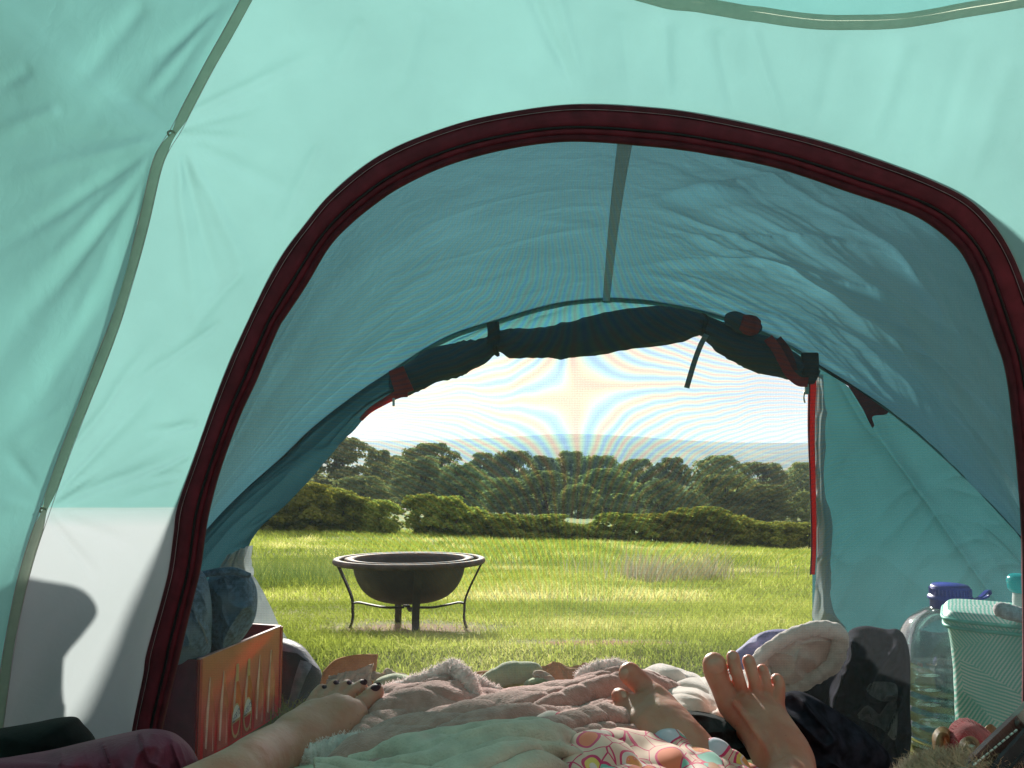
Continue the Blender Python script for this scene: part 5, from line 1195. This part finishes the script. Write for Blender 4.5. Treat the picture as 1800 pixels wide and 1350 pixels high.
for z_, s__ in ((-.588, .90), (-.58, .93), (-.50, .945), (-.42, .95), (-.36, .965), (zt2-.02, 1.0), (zt2-.006, 1.02)):
    q = rr_box(hw*s__, .075*s__, 96); rows_.append(np.c_[q, np.full(96, z_)])
Gb = crm_rows(rows_, 60); Gb[..., 0] *= 1+.02*(noise(Gb[..., 2]*30, Gb[..., 1]*30, 5)-.5); Gb[..., 1] += .006*(noise(Gb[..., 0]*18, Gb[..., 2]*14, 6)-.5)
Gb[..., 0] += .0
mesh('bag_body', Gb.reshape(-1, 3), grid_faces(60, 96, True), M_palm, cb)
rw = [np.c_[rr_box(hw*s__*1.03, .078*s__, 96), np.full(96, z_)] for z_, s__ in ((zt2-.012, 1.03), (zt2-.004, 1.05), (zt2+.004, 1.05), (zt2+.014, .99), (zt2+.018, .9), (zt2+.020, .5), (zt2+.020, .02))]
mesh('lid', crm_rows(rw, 40).reshape(-1, 3), grid_faces(40, 96, True), M_palm, cb)
for z_, s__ in ((zt2-.010, 1.055), (zt2+.003, 1.075)):
    q = rr_box(hw*s__, .0785*s__, 97); q[-1] = q[0]; tube('piping', np.c_[q, np.full(97, z_)], .0035, M_mint, cb, 8, caps=False)
M_sock = pmat('grey_sock_knit', (.55, .50, .52), .95, .15, 120, .8, 500, sheen=.3)
sk = tube('sock_roll', [P(1750, 1074, 1.33), P(1762, 1073, 1.33), P(1785, 1079, 1.34), P(1815, 1086, 1.36)], [.009, .013, .013, .012], M_sock, None, 20, n=40, disp=lambda s_, th: .002*(noise(s_*30, th*2, 7)-.5))
tag(sk, 'pale grey rolled sock lying on the lid of the mint cool bag', 'socks')
M_teal = pmat('teal_translucent_plastic', (.02, .42, .45), .2, .05, 20, trans=.5, spec=.6, tcol=(.05, .6, .62)); M_grybt = pmat('grey_bottle_plastic', (.45, .47, .46), .4, .1, 30)
Yd = 1.44; dc_ = P(1800, 1045, Yd); sbt = empty('small_bottle', 'small grey bottle with translucent teal lid standing on the mint cool bag', 'bottle', loc=(dc_.x, Yd, 0))
zq = lambda py: float(Pn(1800, py, Yd)[2])
lathe('bottle_body', crm([(0, zt2+.02), (.016, zt2+.02), (.019, zt2+.03), (.017, zq(1040)), (.016, zq(1036)), (0, zq(1036))], 30), M_grybt, sbt, 32)
lathe('lid', [(0, zq(1010)), (.022, zq(1011)), (.026, zq(1016)), (.027, zq(1022)), (.025, zq(1036)), (.022, zq(1041)), (.017, zq(1041))], M_teal, sbt, 32)

# red drinks carton with jeans on top
m, nt, out = newmat('printed_carton'); n = N(nt)
s = n('SeparateXYZ', {0: n('TexCoord').outputs['UV']}); nz = n('TexNoise', {'Vector': n('TexCoord').outputs['UV'], 'Scale': 3.0, 'Detail': 4.0}).outputs[0]
yy = n.math('ADD', s.outputs[1], n.math('MULTIPLY', n.math('SUBTRACT', nz, .5), .16))
c = n.ramp(yy, [(.0, (.98, .02, .035)), (.30, (.98, .06, .08)), (.52, (.88, .20, .20)), (.72, (.85, .26, .18)), (1.0, (.82, .33, .18))])
p = n('BsdfPrincipled', {'Base Color': c, 'Roughness': .22, 'Specular IOR Level': .6, 'Coat Weight': .4}); t_ = n('BsdfTranslucent', {0: (.9, .10, .09, 1)}); s_ = n('MixShader', {0: .35, 1: p.outputs[0], 2: t_.outputs[0]}); nt.links.new(s_.outputs[0], out.inputs[0]); M_carton = m
M_cred = pmat('carton_red', (.50, .04, .045), .35, .08, 20, spec=.5); M_cin = pmat('carton_inside', (.16, .015, .03), .7); M_cdark = pmat('carton_side', (.24, .02, .045), .5)
A_ = P(315, 1330, 1.50); A_ = Vector((P(343, 1320, 1.52).x, 1.52, -.596)); B_ = Vector((P(489, 1245, 1.80).x, 1.80, -.596))
hb = .195; d1 = (B_-A_); d1.normalize(); nl = Vector((-d1.y, d1.x, 0)); D_ = .26
crt = empty('drinks_carton', 'open red printed drinks carton at the left, denim piled on top', 'carton')
def wallq(name, a, b, mat, uv=True, off=0, th=.004):
    o = mesh(name, [tuple(a), tuple(b), tuple(b+Vector((0, 0, hb))), tuple(a+Vector((0, 0, hb)))], [(0, 1, 2, 3)], mat, crt, sm=False, uv=[(0, 0), (1, 0), (1, 1), (0, 1)])
    m_ = o.modifiers.new('s', 'SOLIDIFY'); m_.thickness = th; m_.offset = 1; return o
A2_ = A_+nl*D_; B2_ = B_+nl*D_
wallq('front_panel', A_, B_, M_carton); wallq('side_panel', A2_, A_, M_cdark); wallq('back_panel', A2_+nl*.005, B2_+nl*.005, M_cin); wallq('side_panel', B_-d1*.004, B2_-d1*.004, M_cred)
mesh('base', [tuple(q+Vector((0, 0, .004))) for q in (A_, B_, B2_, A2_)], [(0, 1, 2, 3)], M_cin, crt, sm=False)
E_ = (B_-A_).length; out_ = -nl*.0006
def onf(u, v): return A_+(B_-A_)*u+Vector((0, 0, hb*v))-nl*.0043
for a, b in ((A_, B_), (B_, B2_)): ribbon('edge', [tuple(a+Vector((0, 0, hb+.001))), tuple((a+b)/2+Vector((0, 0, hb+.001))), tuple(b+Vector((0, 0, hb+.001)))], np.array([[0, 0, 1.]]), .007, .002, pmat('carton_edge', (.75, .42, .42), .5), crt)
for u_ in (.0, .985): ribbon('edge', [tuple(onf(u_+.01, 0)+out_), tuple(onf(u_+.01, .5)+out_), tuple(onf(u_+.01, .998)+out_)], np.array([tuple(nl)]), .008, .002, M_cred, crt)
# printed bottles: flat decals on the front
M_btl = pmat('printed_amber_glass', (.62, .13, .11), .12, .3, 14, spec=.7, coat=.5, col2=(.42, .06, .06)); M_hl = pmat('printed_highlight', (.90, .50, .45), .2, .2, 20); M_lab = pmat('printed_label_white', (.80, .76, .76), .35, .05, 20); M_labr = pmat('printed_label_red', (.62, .03, .04), .35); M_gold = pmat('printed_gold', (.62, .40, .20), .35); M_ink = pmat('printed_blue_ink', (.04, .05, .16), .5)
def flat(name, pts, off, mat, ctr_=True):
    V = [tuple(onf(u, v)+out_*off) for u, v in pts]; return mesh(name, V, [tuple(range(len(V)))], mat, crt, sm=False)
for i, u0 in enumerate((.12, .27, .42, .56, .71, .86)):
    w_ = .060; prof_b = [(-w_, .02), (-w_, .42), (-w_*.75, .52), (-w_*.32, .62), (-w_*.28, .78), (w_*.28, .78), (w_*.32, .62), (w_*.75, .52), (w_, .42), (w_, .02)]
    flat('printed_bottle', [(u0+a, b) for a, b in prof_b], .6, M_btl if i not in (2, 3) else pmat('printed_red_bottle', (.60, .05, .04), .12, .2, 12, spec=.7, coat=.5))
    flat('printed_highlight', [(u0-w_*.7, .12), (u0-w_*.4, .1), (u0-w_*.15, .50), (u0-w_*.05, .78), (u0-w_*.2, .80), (u0-w_*.6, .50)], .9, M_hl)
    flat('printed_highlight', [(u0+w_*.62, .05), (u0+w_*.72, .05), (u0+w_*.6, .46)], .9, M_hl)
for u0 in (.42, .56):
    flat('printed_cap_foil', [(u0-.018, .62), (u0+.018, .62), (u0+.016, .80), (u0-.016, .80)], 1.2, M_gold)
    el = lambda rx, ry, a0=0, a1=6.283, n_=28: [(u0+rx*math.cos(a), .22+ry*math.sin(a)) for a in np.linspace(a0, a1, n_, endpoint=abs(a1-a0) < 6)]
    flat('printed_label_rim', el(.052, .178), 1.2, M_gold); flat('printed_label', el(.045, .160, .12, math.pi-.02), 1.5, M_lab); flat('printed_label', el(.040, .145, math.pi+.15, 2*math.pi-.05), 1.5, M_labr)
    cu = bpy.data.curves.new('t', 'FONT'); cu.body = 'AERTS'; cu.size = .013; cu.align_x = 'CENTER'
    to = bpy.data.objects.new('t', cu); COL.objects.link(to); dg = bpy.context.evaluated_depsgraph_get(); tm = bpy.data.meshes.new_from_object(to.evaluated_get(dg))
    vs_ = [tuple(onf(u0+v_.co.x/E_*.75, .235+(v_.co.y*1.6+v_.co.x*.5)/hb)+out_*1.8) for v_ in tm.vertices]; fs_ = [tuple(p_.vertices) for p_ in tm.polygons]; bpy.data.objects.remove(to)
    mesh('printed_lettering', vs_, fs_, M_ink, crt, sm=False)

# jeans heaped on the carton
jn = empty('jeans', 'crumpled blue denim jeans piled on the red carton behind the maroon door edge', 'jeans')
fj = lambda x, y: .030*(ridge((x*.9+y*.6)/62., (y*.8-x*.5)/95., 161)**1.5-.4)+.010*(ridge((x-y*.4)/26., y/34., 162)**1.5-.4)
j1 = pillow('trouser_leg', [(352, 1150), (358, 1080), (366, 1020), (385, 1005), (420, 1003), (440, 1012), (452, 1040), (450, 1080), (436, 1110), (410, 1140), (380, 1160)], 1.66, .07, M_denim, jn, fj, nt=200, nr=60)
j2 = pillow('trouser_leg', [(250, 1160), (262, 1080), (290, 1010), (330, 995), (360, 1010), (372, 1060), (372, 1110), (368, 1150), (340, 1180), (290, 1185)], 1.58, .10, M_denim, jn, fj, nt=200, nr=60)
tube('seam_stitch', [P(322, 1064, 1.485), P(340, 1080, 1.49), P(356, 1105, 1.50), P(364, 1130, 1.52)], .0016, M_dst, jn, 6, n=30)
tube('waistband', [P(352, 1010, 1.60), P(380, 1006, 1.60), P(410, 1004, 1.605), P(440, 1012, 1.62)], [.006, .008, .008, .005], M_denim, jn, 12, n=30)
# black holdall
hb_ = empty('holdall', 'black holdall with grey quilted top and strap right of the red carton', 'bag')
b1 = pillow('bag_body', [(470, 1300), (470, 1160), (478, 1130), (500, 1122), (530, 1134), (552, 1160), (566, 1185), (562, 1220), (545, 1260), (520, 1300)], 1.95, .10, M_bag, hb_, lambda x, y: .012*(fbm(x/40., y/40., 171, 2)-.5), nt=160)
bv = bvh_of(b1)
patch('quilted_top', [(484, 1132), (500, 1123), (530, 1136), (552, 1160), (563, 1178), (555, 1172), (530, 1150), (500, 1142), (484, 1142)], bv, M_baggrey, hb_, .004, 8, 60)
patch('strap', [(528, 1160), (548, 1168), (536, 1195), (520, 1240), (508, 1285), (496, 1285), (508, 1230), (518, 1190)], bv, M_baggrey, hb_, .004, 8, 60)
sbag = pillow('rucksack', [(-10, 1380), (-5, 1100), (10, 960), (50, 900), (110, 905), (165, 925), (215, 945), (236, 985), (215, 1020), (190, 1050), (178, 1080), (174, 1180), (176, 1380), (80, 1400)], 1.262, .035, M_bag, None, lambda x, y: .02*(ridge(x/60., y/60., 181)-.5), nt=120)
tag(sbag, 'dark rucksack outside, showing as a shadow through the pale lower left panel', 'bag')

# felt and green cloth along the sill
def blob(name, outl, Y0, dp, mat, label, cat, group=None, f=None, pa=None):
    o = pillow(name, outl, Y0, dp, mat, pa, f, nr=30, nt=120)
    if label: tag(o, label, cat, group)
    return o
fe = empty('leaf_cushion', 'round tan felt piece with ragged pale front standing just above the painted toes', 'cushion')
loft('felt_back', [[(560, 1212, 1.34), (580, 1212, 1.34), (620, 1212, 1.34), (656, 1206, 1.34)], [(566, 1190, 1.34), (585, 1185, 1.345), (622, 1180, 1.345), (660, 1180, 1.34)], [(568, 1180, 1.34), (590, 1160, 1.35), (625, 1151, 1.35), (664, 1150, 1.345)]], 50, 30, M_tan, fe, lambda u, v: .004*(fbm(u*6, v*6, 3, 2)-.5), thick=.006)
loft('ragged_front', [[(572, 1220, 1.30), (600, 1220, 1.30), (630, 1220, 1.30), (655, 1215, 1.30)], [(574, 1200, 1.305), (600, 1198, 1.305), (630, 1194, 1.305), (652, 1192, 1.305)], [(580, 1192, 1.31), (605, 1182, 1.31), (628, 1178, 1.31), (656, 1166, 1.31)]], 70, 24, M_tan2, fe, lambda u, v: .007*(ridge(u*11, v*4, 5)-.5), thick=.005)
gcs = lambda x, y: .008*(ridge(x/28., y/18., 191)-.5)
blob('green_cushion', [(650, 1222), (660, 1196), (690, 1184), (722, 1188), (755, 1196), (762, 1212), (730, 1224), (690, 1228)], 1.30, .03, M_green, 'pale green rolled cloth at the left of the sill, beside the tan felt', 'cloth', None, gcs)
blob('peach_ruffle', [(648, 1196), (656, 1180), (668, 1186), (680, 1174), (696, 1182), (712, 1184), (722, 1194), (690, 1200)], 1.335, .012, M_tan2, 'peach ruffled felt scrap behind the left green cloth', 'cloth', None, lambda x, y: .008*(ridge(x/9., y/9., 195)-.5))
blob('orange_felt', [(738, 1190), (745, 1180), (758, 1182), (772, 1188), (770, 1198), (750, 1200)], 1.33, .012, M_tan, 'small orange felt scrap left of the white blanket peak', 'cloth', None, gcs)
rl = tube('green_roll', [P(842, 1206, 1.27), P(862, 1200, 1.275), P(890, 1188, 1.28), (P(915, 1183, 1.285)), P(938, 1182, 1.29), P(950, 1188, 1.29)], [.010, .016, .019, .018, .016, .008], M_green, None, 24, n=60, disp=lambda s_, th: .003*(ridge(s_*9, th, 6)-.5))
tag(rl, 'long pale green bolster lying across the middle of the sill', 'bolster')
blob('green_knot', [(918, 1210), (925, 1196), (945, 1190), (965, 1196), (975, 1210), (950, 1218)], 1.25, .02, M_green, 'small pale green lump between the bolster and the tan cloth', 'cloth', None, gcs)
tf = empty('tan_cloth', 'folded tan felt cloth with an upright point right of the green bolster', 'cloth')
loft('folded_felt', [[(940, 1206, 1.31), (970, 1208, 1.31), (1000, 1210, 1.31), (1032, 1200, 1.31)], [(944, 1186, 1.31), (972, 1184, 1.32), (1000, 1186, 1.32), (1034, 1184, 1.31)], [(946, 1176, 1.31), (972, 1166, 1.33), (1000, 1170, 1.33), (1036, 1168, 1.32)]], 60, 30, M_tan, tf, lambda u, v: .012*(ridge(u*5+v*2, v*2, 201)-.5), thick=.005)
loft('pointed_flap', [[(954, 1192, 1.27), (965, 1196, 1.265), (990, 1205, 1.27)], [(964, 1178, 1.275), (974, 1182, 1.27), (988, 1188, 1.275)], [(972, 1163, 1.28), (976, 1165, 1.28), (980, 1168, 1.28)]], 30, 20, M_tan, tf, lambda u, v: .004*(fbm(u*4, v*4, 3, 2)-.5), thick=.005)
blob('tan_leaf', [(820, 1196), (832, 1182), (860, 1178), (880, 1180), (868, 1190), (838, 1200)], 1.33, .010, M_tan, 'flat tan felt leaf behind the left end of the bolster', 'cloth', None, gcs)
blob('blush_scrap', [(828, 1202), (838, 1186), (846, 1188), (862, 1190), (856, 1204)], 1.29, .010, M_tan2, 'small blush felt scrap at the left tip of the bolster', 'cloth', None, lambda x, y: .006*(ridge(x/8., y/8., 196)-.5))
blob('pale_ruffle', [(935, 1194), (938, 1180), (952, 1178), (968, 1186), (976, 1198), (955, 1204)], 1.255, .012, M_tan2, 'pale ruffled felt scrap at the right end of the bolster', 'cloth', None, lambda x, y: .007*(ridge(x/8., y/8., 197)-.5))

# plum sleeping bag and black cushion, lower left
sb = pillow('sleeping_bag', [(-90, 1400), (-60, 1345), (20, 1330), (90, 1318), (150, 1304), (220, 1288), (262, 1281), (300, 1286), (325, 1302), (343, 1325), (350, 1352), (340, 1420), (200, 1460), (0, 1460)], .80, .07, M_purple, None,
 lambda x, y: .012*(ridge(x/46.+y/160., y/90., 211)**2-.4)+.007*(ridge(x/17.-y/50., y/60., 212)**3-.4)*smooth(120, 200, x), nt=240, nr=70)
tag(sb, 'plum satin sleeping bag bundled in the lower left corner', 'sleeping bag')
bc2 = pillow('black_cushion', [(-90, 1330), (-70, 1290), (0, 1280), (60, 1270), (100, 1262), (132, 1260), (146, 1272), (168, 1300), (172, 1340), (80, 1380), (-60, 1390)], .92, .06, M_cush, None, lambda x, y: .004*(noise(x/30., y/30., 5)-.5))
tag(bc2, 'black cushion behind the plum sleeping bag against the tent wall', 'cushion')

# handbag at the lower right: felt body, stitched leather trim, zip; red lined flap and brown buckle tabs
M_felt = pmat('grey_felt', (.30, .27, .25), .95, .12, 90, .6, 400); M_lea = pmat('dark_brown_leather', (.09, .035, .03), .4, .2, 30, .4, 250, spec=.5); M_brown = pmat('tan_leather', (.30, .16, .07), .5, .3, 60, .5, 200, col2=(.12, .05, .02)); M_redf = pmat('red_canvas', (.42, .02, .03), .8, .15, 60, .6, 500, sheen=.3); M_white = pmat('white_thread', (.85, .80, .75), .7)
hbg = empty('handbag', 'grey felt handbag with stitched brown leather trim and black zip in the lower right corner', 'handbag')
def strip(name, pts, w_, mat, th=.006, nrm=(.3, -1, .5), n_=50): return ribbon(name, crm([Pn(*p_) for p_ in pts], n_), np.array([nrm]), w_, th, mat, hbg)
strip('felt_side', [(1700, 1400, .66), (1745, 1355, .70), (1790, 1305, .75), (1850, 1235, .82)], .035, M_felt, .010)
strip('leather_trim', [(1700, 1368, .675), (1735, 1330, .70), (1765, 1300, .725), (1790, 1275, .75)], .017, M_lea, .008)
tube('trim_end', [P(1784, 1270, .742), P(1794, 1279, .742)], .005, M_lea, hbg, 10, n=8)
for i in range(11):
    t0 = i/11.; a_ = P(1712+78*t0, 1345-64*t0, .672+.066*t0); b__ = P(1712+78*(t0+.055), 1345-64*(t0+.055), .672+.066*(t0+.055)); tube('stitch', [a_, (a_+b__)/2-Vector((0, .001, -.001)), b__], .0009, M_white, hbg, 6)
strip('zip_tape', [(1745, 1392, .655), (1775, 1350, .68), (1800, 1322, .70), (1850, 1262, .75)], .022, M_black, .006)
zp_ = crm([Pn(*p_) for p_ in [(1762, 1362, .655), (1782, 1338, .672), (1802, 1315, .69), (1850, 1258, .73)]], 40)
for i in range(38):
    if i % 1 == 0: q = zp_[i]; box('zip_tooth', (q[0]-.002, q[1]-.004, q[2]), (.0022, .002, .0012), M_black, hbg)
rc_ = empty('sun_cap', 'red canvas cap with brown leather strap and metal eyelet behind the fuzzy head', 'cap')
loft('red_brim', [[(1668, 1330, .80), (1671, 1290, .82), (1682, 1272, .84), (1700, 1268, .85), (1725, 1282, .86), (1752, 1306, .86)], [(1690, 1330, .785), (1690, 1298, .80), (1698, 1284, .815), (1712, 1284, .825), (1732, 1296, .835), (1748, 1314, .84)], [(1712, 1335, .79), (1712, 1316, .80), (1716, 1306, .81), (1724, 1306, .815), (1732, 1314, .82), (1740, 1326, .83)]], 70, 30, M_redf, rc_, lambda u, v: .0015*np.sin(u*120)*smooth(.35, 0, v), thick=.006)
tube('brim_edge', [P(1668, 1325, .80), P(1671, 1290, .82), P(1682, 1273, .84), P(1700, 1268, .85), P(1725, 1281, .86), P(1752, 1305, .86)], .0032, M_redf, rc_, 10, n=60)
loft('leather_tab', [[(1690, 1330, .775), (1690, 1308, .78), (1702, 1298, .785), (1714, 1302, .79), (1726, 1325, .79)], [(1698, 1335, .77), (1700, 1315, .77), (1706, 1308, .775), (1712, 1312, .78), (1718, 1330, .78)]], 30, 12, M_brown, rc_, None, thick=.005)
for py in (1312, 1320): lathe('eyelet', [(.0012, .0), (.0030, .001), (.0034, .0), (.0030, -.001), (.0012, .0)], M_metal, rc_, 16, loc=tuple(P(1708+(py-1312)*.4, py, .765)))
loft('side_tab', [[(1646, 1318, .80), (1645, 1295, .81), (1655, 1283, .815), (1664, 1286, .82), (1666, 1310, .82)], [(1652, 1325, .79), (1652, 1304, .795), (1657, 1294, .80), (1662, 1298, .805), (1664, 1318, .81)]], 26, 10, M_brown, rc_, None, thick=.007)
loft('buckle_tab', [[(1728, 1284, .87), (1738, 1274, .875), (1750, 1283, .88)], [(1738, 1298, .865), (1744, 1296, .865), (1745, 1290, .872)]], 12, 8, M_brown, rc_, None, thick=.005)

# third person: only the top of a fuzzy light-brown head shows
pc = empty('person', 'small person whose fuzzy light brown hair shows at the bottom right edge', 'person')
hc = np.array((.398, .70, -.339)); f3 = Field(hc-np.array((.20, .34, .30)), hc+np.array((.20, .13, .10)), .0045)
f3.seg(hc+(0, -.012, .004), hc+(0, .012, 0), .069, .065, .03); f3.seg(hc+(0, .02, -.035), hc+(0, .03, -.055), .050, .038, .03)
f3.seg(hc+(0, .078, -.030), hc+(0, .086, -.042), .006, .009, .008)          # nose
for sx_ in (-1, 1):
    f3.seg(hc+(sx_*.068, -.005, -.020), hc+(sx_*.070, -.005, -.042), .010, .008, .006)   # ears
    f3.seg(hc+(sx_*.026, .068, -.014), hc+(sx_*.030, .064, -.014), .008, .008, .010)
    f3.seg(hc+(sx_*.04, -.10, -.155), hc+(sx_*.10, -.13, -.17), .04, .034, .03); f3.seg(hc+(sx_*.10, -.13, -.17), hc+(sx_*.13, -.20, -.20), .034, .022, .02)
f3.seg(hc+(-.014, .078, -.062), hc+(.014, .078, -.062), .006, .006, .006)
f3.seg(hc+(0, -.015, -.05), hc+(0, -.06, -.12), .034, .034, .03); f3.seg(hc+(0, -.09, -.155), hc+(0, -.26, -.20), .062, .07, .04)
V, Fq = f3.surface(); hb3 = mesh('body', V, Fq, M_skinA, pc)
M_hair = pmat('light_brown_hair', (.50, .28, .17), .55, .2, 60, spec=.4, sheen=.2)
hp_ = lambda c: (c[:, 2] > hc[2]-.03) & (c[:, 1] < hc[1]+.055) & (c[:, 2]-hc[2] > -.05+(c[:, 1]-hc[1])*.7)
r = np.random.default_rng(4); nh = 14000
co_ = V[hp_(V)]; i = r.integers(len(co_), size=nh); p = co_[i]+r.normal(size=(nh, 3))*.002; d = p-hc; d /= np.linalg.norm(d, axis=1, keepdims=True)
tan = np.cross(d, np.array([0, 0, 1.]))+r.normal(size=(nh, 3))*.7; tan -= d*(tan*d).sum(1, keepdims=True); tan /= np.linalg.norm(tan, axis=1, keepdims=True); bi_ = np.cross(d, tan)
ph_ = r.random((nh, 1))*6.28; L_ = .006+.009*r.random((nh, 1)); w__ = .00032; K = 6; Vs = []
for k in range(K):
    t = k/(K-1); a = ph_+t*(2.5+3*r.random((nh, 1))*0+2.0)
    c_ = p+d*L_*t*.55+tan*L_*t*.9+(tan*np.sin(a)+bi_*np.cos(a))*L_*.22*t
    Vs += [c_-bi_*w__*(1-t*.6), c_+bi_*w__*(1-t*.6)]
Vh = np.stack(Vs, 1); b_ = np.arange(nh)[:, None, None]*2*K; Fh = (b_+np.array([[2*k, 2*k+1, 2*k+3, 2*k+2] for k in range(K-1)])[None]).reshape(-1, 4)
mesh('hair', Vh.reshape(-1, 3), Fh, M_hair, pc)
cap_i = hp_(V)
fm_ = cap_i[Fq].all(1).astype(int); hb3.data.materials.append(pmat('scalp_under_hair', (.40, .22, .14), .8, .2, 80, .8, 200)); hb3.data.polygons.foreach_set('material_index', fm_.astype(np.int32))
